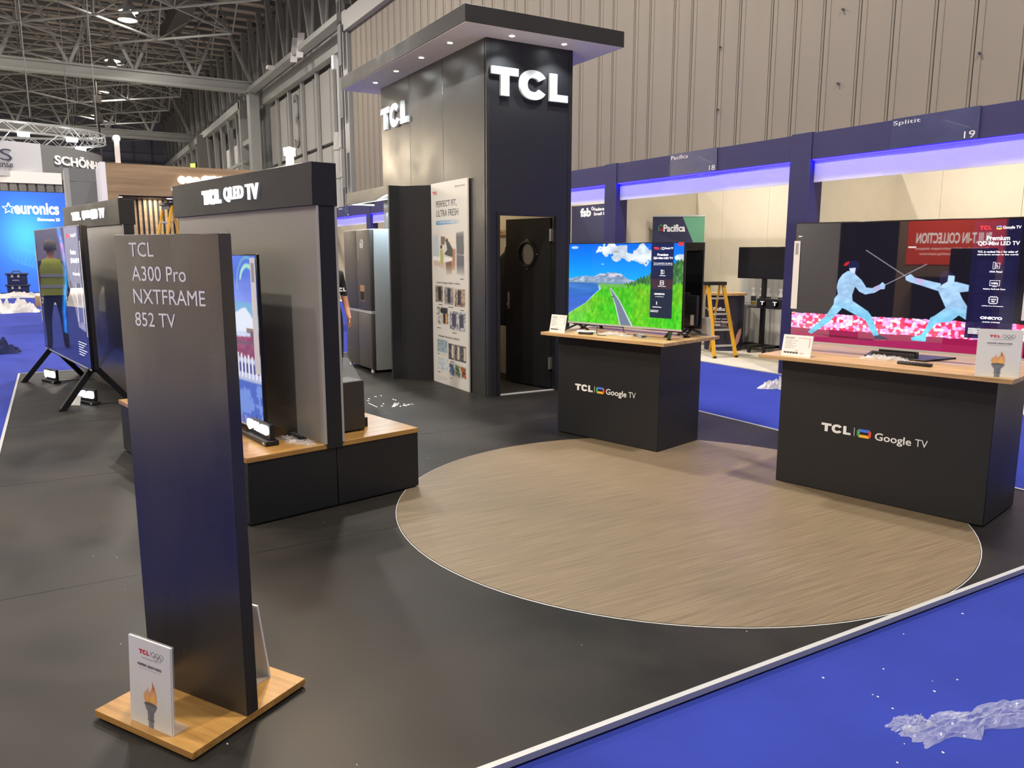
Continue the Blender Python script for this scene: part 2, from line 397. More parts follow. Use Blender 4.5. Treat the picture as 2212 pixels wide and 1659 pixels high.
# unseen bright booth added far left to lighten the gloss of the tower side
lb = thing('added_white_booth', 'large white lit booth far left of the picture', 'booth', (-10.5, 38, FZ))
MB().box(-6, 5, 0, 0.2, 2.9, 5.6).build('booth_wall', M['white'], lb); MB().box(-6, 5, 0.0, 0.2, 0, 2.88).build('lower_wall', M['navyprint'], lb); MB().box(-6, 5, -3, 0, 5.6, 5.8).build('roof_panel', M['white'], lb)  # white top for the tower's gloss, dark bottom for the tall television's reflection
lamp('AREA', 'booth_and_fill_light', (-11, 34.5, 5.4), 2200, (1, 0.86, 0.66), 3.0, (-11, 38, 2.5), sizey=1.0)  # fill lamp added to light the white top of the unseen booth
# roof deck with purlins
rf = struct(MB().box(-40, 20, 20, 100.3, 16.2, 16.35).build('ceiling', M['deck']))
p = MB(); y = 36.0
while y < 100: p.box(-30, 15, y, y + 0.18, 15.95, 16.2); y += 1.7
p.build('purlin', M['steeldark'], rf)
p = MB(); x = -28.0
while x < 15: p.box(x, x + 0.12, 34, 100, 16.0, 16.2); x += 3.4
p.build('roof_joist', M['steeldark'], rf)
# space-frame of tubes hung under the roof deck
sf = MB(); top = MB(); web = MB()
def ND(i, j, z): return (-0.5 + 3.4 * i, 50.7 + 3.4 * j, z)
for i in range(-8, 4):
    for j in range(-4, 15):
        if (i + j) % 2 == 0:
            for di, dj in ((1, 1), (1, -1)):
                if -8 <= i + di < 4 and -4 <= j + dj < 15: sf.strut(ND(i, j, 13.5), ND(i + di, j + dj, 13.5), 0.065)
            for di, dj in ((1, 0), (-1, 0), (0, 1), (0, -1)):
                if -8 <= i + di < 4 and -4 <= j + dj < 15: web.strut(ND(i, j, 13.5), ND(i + di, j + dj, 15.9), 0.042)
        elif i < 3:
            if i + 2 < 4: top.strut(ND(i, j, 15.9), ND(i + 2, j, 15.9), 0.045)
            if j + 2 < 15: top.strut(ND(i, j, 15.9), ND(i, j + 2, 15.9), 0.045)
tr = struct(sf.build('trim_1', M['steel'])); web.build('web_tube', M['steel'], tr, kind='stuff'); top.build('top_chord', M['steel'], tr, kind='stuff')
# deep cross girders (boxed bottom boom, big V bracing)
for n, (gy, gz) in enumerate(((53.5, 11.55), (79.0, 11.55))):
    g = MB().box(-30, 12.4, gy - 0.25, gy + 0.25, gz, gz + 0.16).box(-30, 12.4, gy - 0.12, gy + 0.12, gz + 0.16, gz + 0.6).box(-30, 12.4, gy - 0.25, gy + 0.25, gz + 0.6, gz + 0.7)
    go = struct(g.build('trim_%d' % (n + 2), M['steel']))
    k = 0; x = 12.0
    while x > -28:
        m_ = MB().bar((x, gy, gz + 0.6), (x - 1.7, gy, 16.0), 0.26, 0.16); m_.build('bracing_member', M['steel'], go)
        m_ = MB().bar((x - 3.4, gy, gz + 0.6), (x - 1.7, gy, 16.0), 0.26, 0.16); m_.build('bracing_member', M['steel'], go)
        x -= 3.4
# crane walkway seen dark against the roof
struct(MB().box(7.1, 7.9, 41.5, 56, 14.6, 14.95).box(7.1, 7.2, 41.5, 56, 14.95, 15.5).box(7.8, 7.9, 41.5, 56, 14.95, 15.5).build('trim_4', M['gap']))
sh = MB().strut((3.5, 60.5, 13.5), (3.5, 60.5, 6.8), 0.06)
for z in (13.4, 11.8, 10.6): sh.box(3.25, 3.75, 60.3, 60.7, z - 0.5, z)
struct(sh.build('trim_5', M['gap']))

# right wall: tall profiled cladding sheets
wr = struct(MB().box(12.12, 12.3, -25, 34.5, FZ, 16.3).build('wall_right', M['gap']))
random.seed(4)
y = 34.35; sheets = {}
while y > -6:
    wd = 0.62 if y > 24 else (0.55, 0.72, 0.62, 0.80)[int(y * 3) % 4]
    if wd not in sheets:
        q = MB().box(0.0, 0.10, -wd + 0.02, 0, FZ, 11.0).box(-0.012, 0.0, -wd + 0.06, -wd + 0.10, FZ, 11.0).box(-0.008, 0.0, -0.10, -0.08, FZ, 11.0)
        so = q.build('cladding_sheet', M['clad'], wr); sheets[wd] = so
    else:
        so = sheets[wd].copy(); col.objects.link(so)
    so.location = (12.0, y, 0 if y < 24 else 0.0)
    y -= wd
# upper zone: ribs, fascia beam with purlin ends
MB().box(11.75, 12.2, -6, 34.8, 11.0, 11.75).build('beam', M['hallpanel'], wr)
q = MB(); y = 34.4
while y > -6: q.box(12.05, 12.15, y - 0.18, y, 11.75, 16.2); y -= 0.55
q.build('cladding_rib', M['cladrib'], wr)
q = MB(); y = 34.2
while y > -2: q.box(11.65, 11.95, y - 0.14, y, 11.76, 11.98); y -= 0.85
q.build('purlin_end', M['gap'], wr)
q = MB()
for y in (6.95, 9.35, 12.2): 
    for z in (3.2, 4.4, 5.6, 6.8, 8.0): q.strut((11.99, y, z), (11.93, y, z), 0.02)
q.build('bolt', M['steeldark'], wr)
MB().box(11.9, 11.945, 27.05, 27.32, 4.7, 6.7).build('repair_strip', M['steel'], wr)
# corner column group with downpipes
cc = struct(MB().box(11.85, 12.5, 34.5, 35.1, FZ, 11.9).build('trim_6', M['hallpanel']))
for z in (4.4, 7.4, 9.6): MB().box(11.62, 11.7, 34.62, 34.98, z, z + 1.7).build('recess_panel', M['steeldark'], cc)
for y, z1 in ((35.4, 12.5), (35.75, 12.5)): MB().strut((11.9, y, FZ), (11.9, y, z1), 0.045, n=8).build('conduit', M['steeldark'], cc)
for y in (36.2, 37.0):
    d = MB().strut((12.2, y, FZ), (12.2, y, 6.3), 0.26, n=14).strut((12.2, y, 6.3), (12.2, y, 7.1), 0.30, 0.24, n=14).strut((12.2, y, 5.0), (12.2, y, 5.2), 0.30, n=14)
    if y > 36.5: d.strut((12.3, y, 7.1), (12.3, y, 10.4), 0.13, n=10)
    d.build('downpipe', M['hallpanel'], cc)
MB().box(12.1, 12.3, 37.2, 37.5, 10.0, 10.6).build('junction_box', M['softwhite'], cc)
MB().strut((11.85, 35.2, 8.0), (11.85, 35.2, 8.7), 0.07, n=8).build('lamp_tube', M['softwhite'], cc)
# facade beyond: flat panels between steel columns
wf = struct(MB().box(13.2, 13.4, 34.8, 100, FZ, 16.2).build('wall_back', M['steeldark']))
cols = [36.9, 39.6, 42.4, 45.2, 48.0, 50.8]
for i, y in enumerate(cols):
    MB().box(12.78, 12.95, y - 0.13, y + 0.13, FZ, 11.0).build('column', M['steel'], wf)
    y2 = cols[i + 1] if i + 1 < len(cols) else 53.2
    for z0, z1, mm in ((7.15, 10.7, 'hallpanel'), (4.6, 6.95, 'hallpanel'), (0.0, 4.3, 'softwhite')):
        MB().box(12.95, 13.15, y + 0.2, y2 - 0.2, z0, z1).box(12.88, 12.95, y + 0.8, y + 0.86, z0, z1).build('wall_panel', M[mm], wf)
b = MB(); b.text('3', -47.15, 7.55, -46.05, 10.5, 0, 0.05, ext=0.3, bold=-0.01)
t3 = b.build('wall_number', M['steeldark'], wf); t3.rotation_euler = (0, 0, R(-90)); t3.location = (12.9, 0, 0)
MB().box(12.5, 12.9, 35, 53.5, 10.9, 11.8).box(11.6, 12.1, 35, 53.5, 11.55, 11.8).build('beam', M['steel'], wf)
MB().box(12.75, 13.0, 36, 53.5, 4.3, 4.6).build('beam', M['steel'], wf)
y = 36.0
while y < 53:
    MB().bar((12.2, y, 11.8), (12.2, y + 1.5, 16.2), 0.30, 0.2).build('bracing_member', M['steel'], wf)
    MB().bar((12.2, y + 2.4, 11.8), (12.2, y + 1.5, 16.2), 0.12, 0.1).build('bracing_member', M['steel'], wf)
    y += 2.4
for y in (41.0, 42.1): MB().bar((11.6, y, 11.2), (12.0, y + 0.9, 12.6), 0.34, 0.05).build('white_tag', M['softwhite'], wf)
MB().box(11.2, 12.0, 45.9, 46.3, 11.6, 11.75).build('lamp_tube', M['softwhite'], wf)
# projecting braced bay past the cross girder
MB().box(11.7, 12.3, 53.1, 53.9, FZ, 11.6).build('column', M['steel'], wf)
MB().box(11.7, 12.2, 56.2, 56.6, FZ, 11.6).build('column', M['steel'], wf)
for z in (3.2, 5.9, 8.6): MB().box(11.8, 12.2, 53.9, 56.2, z, z + 0.3).build('beam', M['steel'], wf)
y = 57.0
while y < 98:
    MB().box(12.2, 12.5, y - 0.15, y + 0.15, FZ, 16).build('column', M['steel'], wf)
    MB().bar((11.9, y, 4.4), (11.9, y + 1.4, 11.2), 0.14, 0.14).build('bracing_member', M['hallpanel'], wf)
    MB().box(12.9, 13.1, y + 0.5, y + 2.4, 5.0, 9.6).build('pane', M['softwhite'], wf)
    MB().bar((12.0, y, 12.0), (12.0, y + 1.4, 16), 0.2, 0.2).build('bracing_member', M['steel'], wf)
    y += 2.9
MB().bar((11.9, 56, 11.3), (11.9, 98, 10.9), 0.4, 0.5).build('beam', M['steel'], wf)
MB().bar((11.9, 56, 7.6), (11.9, 98, 7.4), 0.2, 0.2).build('beam', M['steel'], wf)
ex = thing('exit_sign', 'small green and white exit sign with dark box speaker hung on the far girders', 'sign', (11.0, 72, 8.6), -60)
MB().box(-0.4, 0.4, -0.06, 0.06, -0.45, 0.45).build('body', M['gap'], ex); MB().box(-0.3, 0.3, -0.075, -0.06, -0.35, 0.35).build('lit_panel', mat('exit_green', (0.5, 0.7, 0.1), 0.5, emit=(0.55, 0.8, 0.1), es=1.2), ex)
MB().box(0.6, 3.6, 0, 1.2, -2.2, 2.6).build('equipment_box', M['gap'], ex)

# high bay lamps
lab = ['nearest high bay lamp under the roof, highest in the picture', 'second high bay lamp of the row under the roof', 'third high bay lamp of the row under the roof', 'farthest high bay lamp of the row under the roof']
for i, (x, y) in enumerate(HB[:4]):
    t = thing('high_bay_lamp', lab[i], 'lamp', (x, y, 13.9), 0, 'high bay lamps under the roof')
    MB().lathe([(0.10, 1.0), (0.16, 0.55), (0.50, 0.05), (0.50, 0.0)], n=16).strut((0, 0, 1.0), (0, 0, 2.1), 0.03).build('housing', M['steel'], t, smooth=True)
    MB().lathe([(0.0, -0.09), (0.25, -0.07), (0.46, -0.0), (0.46, 0.03)], n=16).build('lens', M['bay'], t, smooth=True)
    if i < 2: 
        t2 = copy_tree(t); t2.location = (x - 0.1, y - 0.3, 13.4); t2['label'] = ('lower twin of the nearest high bay lamp', 'lower twin of the second high bay lamp')[i]

# ------------------------------------------------------------------ stand deck and round inlay
X0, X1, Y0, Y1 = -0.455, 5.265, 1.845, 11.49
dk = struct(MB().box(X0, X1, Y0, Y1, FZ, 0.0).build('stand_deck', M['vinyl']))
tw = 0.022
for a in ((X0 - tw, X1 + tw, Y0 - tw, Y0), (X0 - tw, X1 + tw, Y1, Y1 + tw), (X0 - tw, X0, Y0, Y1), (X1, X1 + tw, Y0, Y1)):
    MB().box(*a, FZ + 0.008, 0.006).build('edge_trim', M['silver'], dk)
MB().box(X0 - 0.015, X1 + 0.015, Y0 - 0.015, Y1 + 0.015, FZ + 0.001, FZ + 0.008).build('shadow_gap', M['gap'], dk)
sm = MB()
for y in (3.9, 5.9, 7.9, 9.3): sm.box(X0, X1, y, y + 0.004, 0, 0.0008)
sm.build('seam', M['blackplastic'], dk)
lt = MB()
random.seed(2)
for cx, cy in ((2.888, 7.696), (2.95, 7.50), (2.71, 7.587), (2.993, 7.219), (2.875, 7.175), (2.74, 7.3)):
    for k in range(2): 
        q = Matrix.Translation((cx + random.uniform(-0.04, 0.04), cy + random.uniform(-0.09, 0.09), 0)) @ Matrix.Rotation(random.uniform(-0.5, 0.5), 4, 'Z')
        lt.box(-0.006, 0.006, -0.02, 0.02, 0, 0.0008, q)
fm = lambda x, y, a: Matrix.Translation((x, y, 0.0004)) @ Matrix.Rotation(R(a), 4, 'Z') @ Matrix.Rotation(R(-90), 4, 'X')
lt.text('118', 0, 0, 0.12, 0.05, 0, 0.0004, 0.01, M=fm(3.02, 7.20, 200)).text('2.50m', 0, 0, 0.22, 0.05, 0, 0.0004, 0.01, M=fm(2.90, 7.33, 240)).box(2.66, 2.668, 7.2, 7.45, 0, 0.0008)
lt.build('chalk_mark', M['white'], dk)
dbr = MB()
for k in range(110):
    x, y = random.uniform(0, 5.2), random.uniform(1.9, 7.0); s_ = random.uniform(0.0007, 0.0018)
    dbr.box(x - s_, x + s_, y - s_, y + s_ * random.uniform(1, 2.5), 0, 0.0015)
tag(dbr.build('floor_crumbs', M['card']), 'tiny white crumbs of packing scattered over the black deck', 'debris', kind='stuff')
cb = MB()
for k in range(60):
    x, y = random.uniform(1.8, 4.5), random.uniform(0.4, 1.75); s_ = random.uniform(0.001, 0.0028)
    cb.box(x - s_, x + s_, y - s_, y + s_ * 2, FZ, FZ + 0.002)
tag(cb.build('carpet_crumbs', M['card']), 'tiny white scraps scattered over the blue carpet in front', 'debris', kind='stuff')

rg_ = thing('round_floor_inlay', 'large round taupe wood-grain inlay set in the black deck', 'floor inlay', (3.16, 3.498, 0), 0)
n = 96; c_ = [(1.655 * math.cos(2 * math.pi * i / n), 1.655 * math.sin(2 * math.pi * i / n)) for i in range(n)]
MB().prismz(c_, 0, 0.004).build('wood_surface', M['rug'], rg_)
MB().tube([(1.66 * math.cos(2 * math.pi * i / n), 1.66 * math.sin(2 * math.pi * i / n), 0.0) for i in range(n)], 0.0022, 5, True).build('edging', M['card'], rg_)

# ------------------------------------------------------------------ tower with canopy
tX0, tX1, tY0, tY1, tH = 3.864, 4.904, 7.136, 9.984, 3.602
tw_ = thing('tower', 'tall black storage tower with lit white letters and an open door', 'tower', (0, 0, 0))
T = 0.05
# left wall in three panels with seams
for i, (a, c) in enumerate(((7.165, 8.125), (8.131, 9.05), (9.056, 9.984))):
    MB().box(tX0, tX0 + T, a, c, 0, tH).build('wall_panel', M['towerblack'], tw_, bevel=0.0015, seg=1)
dl, dr, dt = 4.02, 4.715, 1.888
MB().box(tX0 + 0.006, 3.905, 7.13, 7.17, 0, tH).build('corner_post', M['towerblack'], tw_)
MB().box(3.905, dl, tY0, tY0 + T, 0, tH).build('front_panel', M['blackpaint'], tw_)
MB().box(dr, 4.86, tY0, tY0 + T, 0, tH).build('front_panel', M['blackpaint'], tw_)
MB().box(dl, dr, tY0, tY0 + T, dt, tH).build('front_panel', M['blackpaint'], tw_)
MB().box(4.86, tX1, tY0 - 0.006, tY0 + T, 0, tH).build('corner_post', M['blackpaint'], tw_)
MB().box(tX1 - T, tX1, tY0 + T, tY1, 0, tH).build('wall_panel', M['blackpaint'], tw_)
MB().box(tX0 + T, tX1 - T, tY1 - T, tY1, 0, tH).build('rear_panel', M['cream'], tw_)
MB().box(tX0 + T, tX0 + T + 0.01, tY0 + T, tY1 - T, 0, tH).box(tX1 - T - 0.01, tX1 - T, tY0 + T, tY1 - T, 0, tH).build('inner_lining', M['cream'], tw_)
MB().box(tX0 + T + 0.01, tX1 - T - 0.01, tY0 + T, tY1 - T, 0.0, 0.004).build('inner_floor', M['vinyl'], tw_)
fr = MB().box(dl - 0.035, dl, tY0 - 0.012, tY0, 0, dt + 0.035).box(dr, dr + 0.035, tY0 - 0.012, tY0, 0, dt + 0.035).box(dl, dr, tY0 - 0.012, tY0, dt, dt + 0.035)
fr.build('door_frame', M['blackplastic'], tw_)
MB().box(dl, dr, tY0 + 0.002, tY0 + T, 0.0, 0.008).build('threshold', M['silver'], tw_)
# door leaf hinged on the right, swung inwards
dv = bpy.data.objects.new('door', None); col.objects.link(dv); dv.parent = tw_
ang = math.degrees(math.atan2(7.935 - 7.229, 4.616 - 4.76)); dv.location = (4.70, 7.20, 0.012); dv.rotation_euler = (0, 0, R(ang))
L = 0.72; hz = 1.48; ring = []
hole = [(0.36 + 0.115 * math.cos(2 * math.pi * i / 32), hz + 0.115 * math.sin(2 * math.pi * i / 32)) for i in range(32)]
lf = MB(); outer = []
for i in range(32):
    t = 2 * math.pi * i / 32; c, s_ = math.cos(t), math.sin(t); k = min(0.36 / max(abs(c), 1e-6), 0.36 / max(abs(s_), 1e-6)); outer.append((0.36 + k * c, hz + k * s_))
for i in range(32): j = (i + 1) % 32; lf.prism([outer[i], outer[j], hole[j], hole[i]], -0.02, 0.02)
lf.box(0, L, -0.02, 0.02, hz + 0.36, 1.87).box(0, L, -0.02, 0.02, 0.01, hz - 0.36)
lf.build('door_leaf', M['blackpaint'], dv)
MB().tube([(0.36 + 0.135 * math.cos(2 * math.pi * i / 32), 0.022, hz + 0.135 * math.sin(2 * math.pi * i / 32)) for i in range(32)], 0.022, 8, True).build('porthole_ring', M['blackplastic'], dv, smooth=True)
MB().prism(hole, -0.004, 0.004).build('porthole_glass', mat('porthole_glass', (0.25, 0.24, 0.23), 0.15, spec=0.8), dv)
k = MB()
for a in (0, 90, 180, 270): k.strut((0.36 + 0.16 * math.cos(R(a)), 0.02, hz + 0.16 * math.sin(R(a))), (0.36 + 0.16 * math.cos(R(a)), 0.03, hz + 0.16 * math.sin(R(a))), 0.007, n=8)
k.build('screw', M['silver'], dv)
MB().box(0.655, 0.685, 0.02, 0.028, 0.86, 1.05).box(0.660, 0.680, 0.028, 0.05, 0.90, 0.925).build('door_handle', M['brass'], dv, bevel=0.004)
for z in (0.22, 1.62): MB().box(-0.014, 0.004, -0.03, 0.03, z, z + 0.13).strut((-0.012, 0.03, z), (-0.012, 0.03, z + 0.13), 0.009, n=8).build('hinge', M['brass'], dv)
# lettering
b = MB().tcl(3.915, 3.062, 4.833, 3.335, tY0, 0.03); b.build('sign_letters', M['frost'], tw_, label='wide frosted white three-letter sign on the front')
b = MB().tcl(-9.945, 3.062, -9.062, 3.33, 0, 0.03); o = b.build('sign_letters', M['frost'], tw_, label='wide frosted white three-letter sign on the left side')
o.location = (tX0, 0, 0); o.rotation_euler = (0, 0, R(-90))
# canopy with downlights
cn = MB().box(3.456, 5.298, 6.772, 10.34, tH, tH + 0.155).build('canopy', M['towerblack'], tw_, bevel=0.003, seg=1)
MB().box(3.462, 5.292, 6.778, 10.334, tH - 0.004, tH + 0.001).build('soffit', mat('soffit_grey', (0.80, 0.76, 0.70), 0.7), cn)
for x, y in DL:
    MB().lathe([(0.036, 0.0), (0.036, -0.007), (0.028, -0.009)], (x, y, tH - 0.004), 16).build('downlight', M['white'], cn, smooth=True)
    MB().lathe([(0.0, -0.0095), (0.026, -0.0095)], (x, y, tH - 0.004), 16).build('downlight_lens', M['led'], cn)
# coat rail in the store
ck = thing('coat_rail', 'pale wooden coat rail with metal hooks inside the tower door', 'coat rail', (4.84, 9.45, 1.75), -90)
MB().box(0.0, 1.10, -0.02, 0.0, -0.03, 0.03).build('board', M['oakpale'], ck)
for i in range(13): MB().tube([(0.06 + i * 0.08, -0.02, 0.02), (0.06 + i * 0.08, -0.06, 0.0), (0.06 + i * 0.08, -0.07, 0.03)], 0.005, 6).build('hook', M['silver'], ck)
ct = MB(); ct.lathe([(0.02, 1.58), (0.05, 1.52), (0.13, 1.45), (0.10, 1.33), (0.16, 1.15), (0.17, 0.9), (0.18, 0.66), (0.14, 0.64)], (4.14, 9.72, 0), 18, 0.55)
ct.lathe([(0.10, 1.52), (0.12, 1.42), (0.08, 1.34)], (4.12, 9.66, 0), 12, 0.8)
jk = thing('hanging_jacket', 'black hooded jacket hanging on the coat rail inside the tower', 'jacket', (4.735, 8.23, 0), 90); jk_o = ct
for v_i, v in enumerate(jk_o.v): jk_o.v[v_i] = (v[0] - 4.14 + 0.012 * math.sin(v[2] * 40), v[1] - 9.72, v[2])
jk_o.build('jacket_body', M['cloth'], jk, smooth=True)
sl = MB()
for s_ in (-1, 1): sl.tube([(0.12 * s_, 0, 1.42), (0.17 * s_, -0.03, 1.2), (0.19 * s_, -0.05, 0.9), (0.17 * s_, -0.06, 0.75)], 0.05, 8)
sl.build('sleeve', M['cloth'], jk, smooth=True)

# ------------------------------------------------------------------ fridge alcove: nib wall and header
al = thing('fridge_alcove', 'black alcove frame with lit header beside the tower', 'display frame', (0, 0, 0))
MB().box(3.473, tX0, 8.80, 8.84, 0, 2.284).build('side_panel', M['blackpaint'], al, bevel=0.002, seg=1)
MB().prismz([(3.60, 8.80), (3.864, 8.80), (3.864, 8.5)], 0, 2.28).build('angled_panel', M['blackpaint'], al)
MB().box(3.483, 3.53, 8.84, 10.356, 2.14, 2.288).build('header', M['towerblack'], al)
MB().box(3.53, tX0, 8.84, 10.356, 2.262, 2.288).box(3.53, tX0, 10.31, 10.356, 2.14, 2.262).build('header_top', M['towerblack'], al)
MB().box(3.531, 3.545, 8.86, 10.30, 2.14, 2.152).box(3.545, 3.85, 10.295, 10.309, 2.14, 2.152).build('led_strip', M['led'], al)
fg = thing('fridge', 'four-door dark steel fridge standing in the lit alcove', 'fridge', (3.404, 9.33, 0))
MB().box(0.06, 0.455, 0.0, 0.97, 0.03, 1.80).build('cabinet', M['fridgeside'], fg, bevel=0.008)
for (a, c) in ((0.003, 0.483), (0.487, 0.967)):
    for z0, z1, in ((0.79, 1.795), (0.045, 0.745)):
        MB().box(0.0, 0.056, a, c, z0, z1).build('door', M['fridge'], fg, bevel=0.012)
MB().box(0.015, 0.06, 0.01, 0.96, 0.748, 0.787).build('grip_channel', M['silver'], fg)
for y in (0.06, 0.90): MB().strut((0.03, y, 0), (0.03, y, 0.045), 0.02, n=10).build('foot', M['white'], fg)
MB().box(-0.003, 0.0, 0.20, 0.36, 0.90, 1.10).build('door_sticker', M['cardboard'], fg)
s2 = MB().box(-0.005, -0.003, 0.21, 0.35, 0.91, 1.02); s2.build('sticker_picture', M['cloth'], fg)
k = MB().text('60', -0.33, 1.56, -0.20, 1.68, 0, 0.004, 0.02); o = k.build('sticker_number', M['white'], fg); o.rotation_euler = (0, 0, R(-90)); o.location = (0.0, 0, 0)
MB().box(-0.003, 0.0, 0.375, 0.40, 1.40, 1.68).build('door_label', M['inkgrey'], fg)

# ------------------------------------------------------------------ tall fridge poster leaning on the tower
po = thing('tall_poster', 'tall white poster board about fridges leaning on the tower side', 'poster', (tX0 - 0.022, 8.41, 0), -90)
PW, PH = 0.92, 2.283
def poster_col(U, V):
    C = np.ones(U.shape + (3,)) * np.array([0.86, 0.85, 0.82])
    X = U * PW; Z = V * PH
    def P(px, py): return ((px - 32) / (310 - 32), (py - 40) / (1575 - 40))
    # kitchen picture
    m = (V > 0.215) & (V < 0.455); wv = np.clip((0.455 - V) / 0.06, 0, 1) * np.clip((V - 0.215) / 0.05, 0, 1)
    n1 = fbm(U * 9, V * 30, 4, 3)
    pic = np.stack([0.80 + 0.1 * n1, 0.79 + 0.08 * n1, 0.76 + 0.08 * n1], -1)
    pic = mixc(pic, (U > 0.02) & (U < 0.2) & (V > 0.25) & (V < 0.36), (170, 190, 205), 0.6)
    pic = mixc(pic, inpoly([(0.26, 0.22), (0.68, 0.23), (0.68, 0.31), (0.26, 0.31)], U, V), (226, 218, 205))
    pic = mixc(pic, inpoly([(0.27, 0.258), (0.40, 0.262), (0.38, 0.3), (0.27, 0.30)], U, V), (120, 100, 88))
    pic = mixc(pic, inpoly([(0.03, 0.355), (0.62, 0.366), (0.55, 0.386), (0.02, 0.375)], U, V), (238, 236, 232))
    pic = mixc(pic, inpoly([(0.40, 0.386), (0.58, 0.378), (0.58, 0.44), (0.42, 0.45)], U, V), (120, 84, 66))
    pic = mixc(pic, inpoly([(0.05, 0.378), (0.38, 0.388), (0.38, 0.42), (0.05, 0.40)], U, V), (205, 185, 165))
    pic = mixc(pic, inpoly([(0.60, 0.32), (0.68, 0.32), (0.66, 0.42), (0.58, 0.42)], U, V), (176, 120, 84))
    pic = mixc(pic, inpoly([(0.70, 0.245), (0.90, 0.24), (0.91, 0.452), (0.71, 0.44)], U, V), (88, 92, 98))
    pic = mixc(pic, inpoly([(0.70, 0.345), (0.91, 0.349), (0.91, 0.352), (0.70, 0.348)], U, V), (190, 195, 200))
    pic = mixc(pic, inpoly([(0.42, 0.29), (0.50, 0.285), (0.60, 0.32), (0.60, 0.36), (0.48, 0.355), (0.36, 0.345), (0.45, 0.325)], U, V), (52, 56, 52))
    pic = mixc(pic, (U - 0.44) ** 2 / 0.0016 + (V - 0.28) ** 2 / 0.00010 < 1, (60, 44, 38))
    pic = mixc(pic, inpoly([(0.25, 0.325), (0.31, 0.32), (0.35, 0.37), (0.30, 0.40), (0.25, 0.38)], U, V), (176, 182, 90))
    pic = mixc(pic, (U - 0.28) ** 2 / 0.0010 + (V - 0.31) ** 2 / 0.00008 < 1, (70, 50, 42))
    C = C * (1 - (m * wv)[..., None]) + pic * (m * wv)[..., None]
    # blue caption bar fading right
    bm_ = (V > 0.184) & (V < 0.202) & (U > 0.14) & (U < 0.82)
    a = bm_ * np.clip((0.82 - U) / 0.5, 0, 1); C = C * (1 - a[..., None]) + np.array([0.25, 0.55, 0.78]) * a[..., None]
    boxes = [(0.09, 0.31, 0.505, 0.585, (150, 140, 120), (48, 50, 52)), (0.35, 0.61, 0.508, 0.592, (160, 155, 150), (50, 50, 54)), (0.64, 0.92, 0.512, 0.598, (190, 160, 128), (56, 54, 54)),
             (0.12, 0.46, 0.61, 0.695, (214, 206, 196), (60, 58, 56)), (0.50, 0.93, 0.622, 0.712, (196, 198, 204), (58, 60, 66)),
             (0.12, 0.42, 0.775, 0.84, (160, 180, 186), (110, 128, 132)), (0.45, 0.94, 0.785, 0.865, (62, 62, 66), (150, 140, 130)),
             (0.14, 0.42, 0.87, 0.93, (214, 222, 228), (150, 162, 172)), (0.46, 0.94, 0.885, 0.945, (206, 204, 200), (80, 80, 60))]
    for i, (a, b2, c, d, c1, c2) in enumerate(boxes):
        mk = (U > a) & (U < b2) & (V > c) & (V < d); nn = fbm(U * 40 + i, V * 120, 3, i)
        C = mixc(C, mk, c1); C = mixc(C, mk & (nn > 0.55), c2, 0.6)
        if i in (0, 1, 2): C = mixc(C, (U > a + 0.09) & (U < a + 0.17) & (V > c + 0.004) & (V < d - 0.008), (44, 44, 46))
        if i == 3: C = mixc(C, (U > 0.24) & (U < 0.44) & (V > c + 0.003) & (V < d - 0.004), (44, 42, 42)); C = mixc(C, (U > 0.22) & (U < 0.31) & (V > c + 0.03) & (V < d - 0.004), (226, 222, 206), 0.8); C = mixc(C, (U > 0.37) & (U < 0.43) & (V > c + 0.03) & (V < d - 0.004), (196, 152, 92))
        if i == 4:
            for q in (0.56, 0.76): C = mixc(C, (U > q) & (U < q + 0.12) & (V > c + 0.012) & (V < d - 0.015), (70, 72, 80))
        if i == 6:
            for q in (0.46, 0.62, 0.79): C = mixc(C, (U > q + 0.08) & (U < q + 0.13) & (V > c + 0.006) & (V < d - 0.008), (216, 200, 180)); C = mixc(C, (U > q + 0.145) & (U < q + 0.155) & (V > c) & (V < d), (225, 225, 225))
        if i == 8:
            for q, cc2 in ((0.48, (70, 110, 170)), (0.64, (110, 150, 90)), (0.80, (206, 96, 40))): C = mixc(C, inpoly([(q, c), (q + 0.10, c + 0.006), (q + 0.14, d), (q + 0.03, d - 0.01)], U, V), cc2); C = mixc(C, inpoly([(q, c), (q + 0.10, c + 0.006), (q + 0.14, d), (q + 0.03, d - 0.01)], U, V) & (nn > 0.5), (40, 40, 44), 0.6)
    return C
MB().box(0, PW, -0.008, 0.010, 0, PH).build('board', M['card'], po, bevel=0.001, seg=1)
printed('poster_print', 0.004, PW - 0.004, 0.004, PH - 0.004, 90, 240, poster_col, M['print'], po, -0.0095)
k = MB(); zz = lambda v: PH * (1 - v)
k.text('PERFECT FIT,', 0.14, zz(0.122), 0.66, zz(0.088), -0.0096, 0.001); k.text('ULTRA FRESH', 0.14, zz(0.164), 0.70, zz(0.132), -0.0096, 0.001)
k.text('Innovation Technology to Redefine Your Kitchen', 0.12, zz(0.494), 0.72, zz(0.482), -0.0096, 0.001)
k.text('4 Advantages of Improving Your Healthy Life', 0.14, zz(0.764), 0.70, zz(0.750), -0.0096, 0.001)
for (a, c, v) in ((0.17, 0.27, 0.598), (0.43, 0.55, 0.604), (0.73, 0.82, 0.612), (0.12, 0.22, 0.716), (0.52, 0.63, 0.728), (0.12, 0.17, 0.85), (0.46, 0.55, 0.874), (0.13, 0.19, 0.944), (0.46, 0.50, 0.958), (0.73, 0.82, 0.463)): k.box(a, c, -0.0106, -0.0096, zz(v) - 0.004, zz(v) + 0.004)
k.build_each('lettering', M['ink'], po)
k = MB().tcl(0.05, zz(0.054), 0.17, zz(0.040), -0.0096, 0.001); k.build('logo', M['inkred'], po)
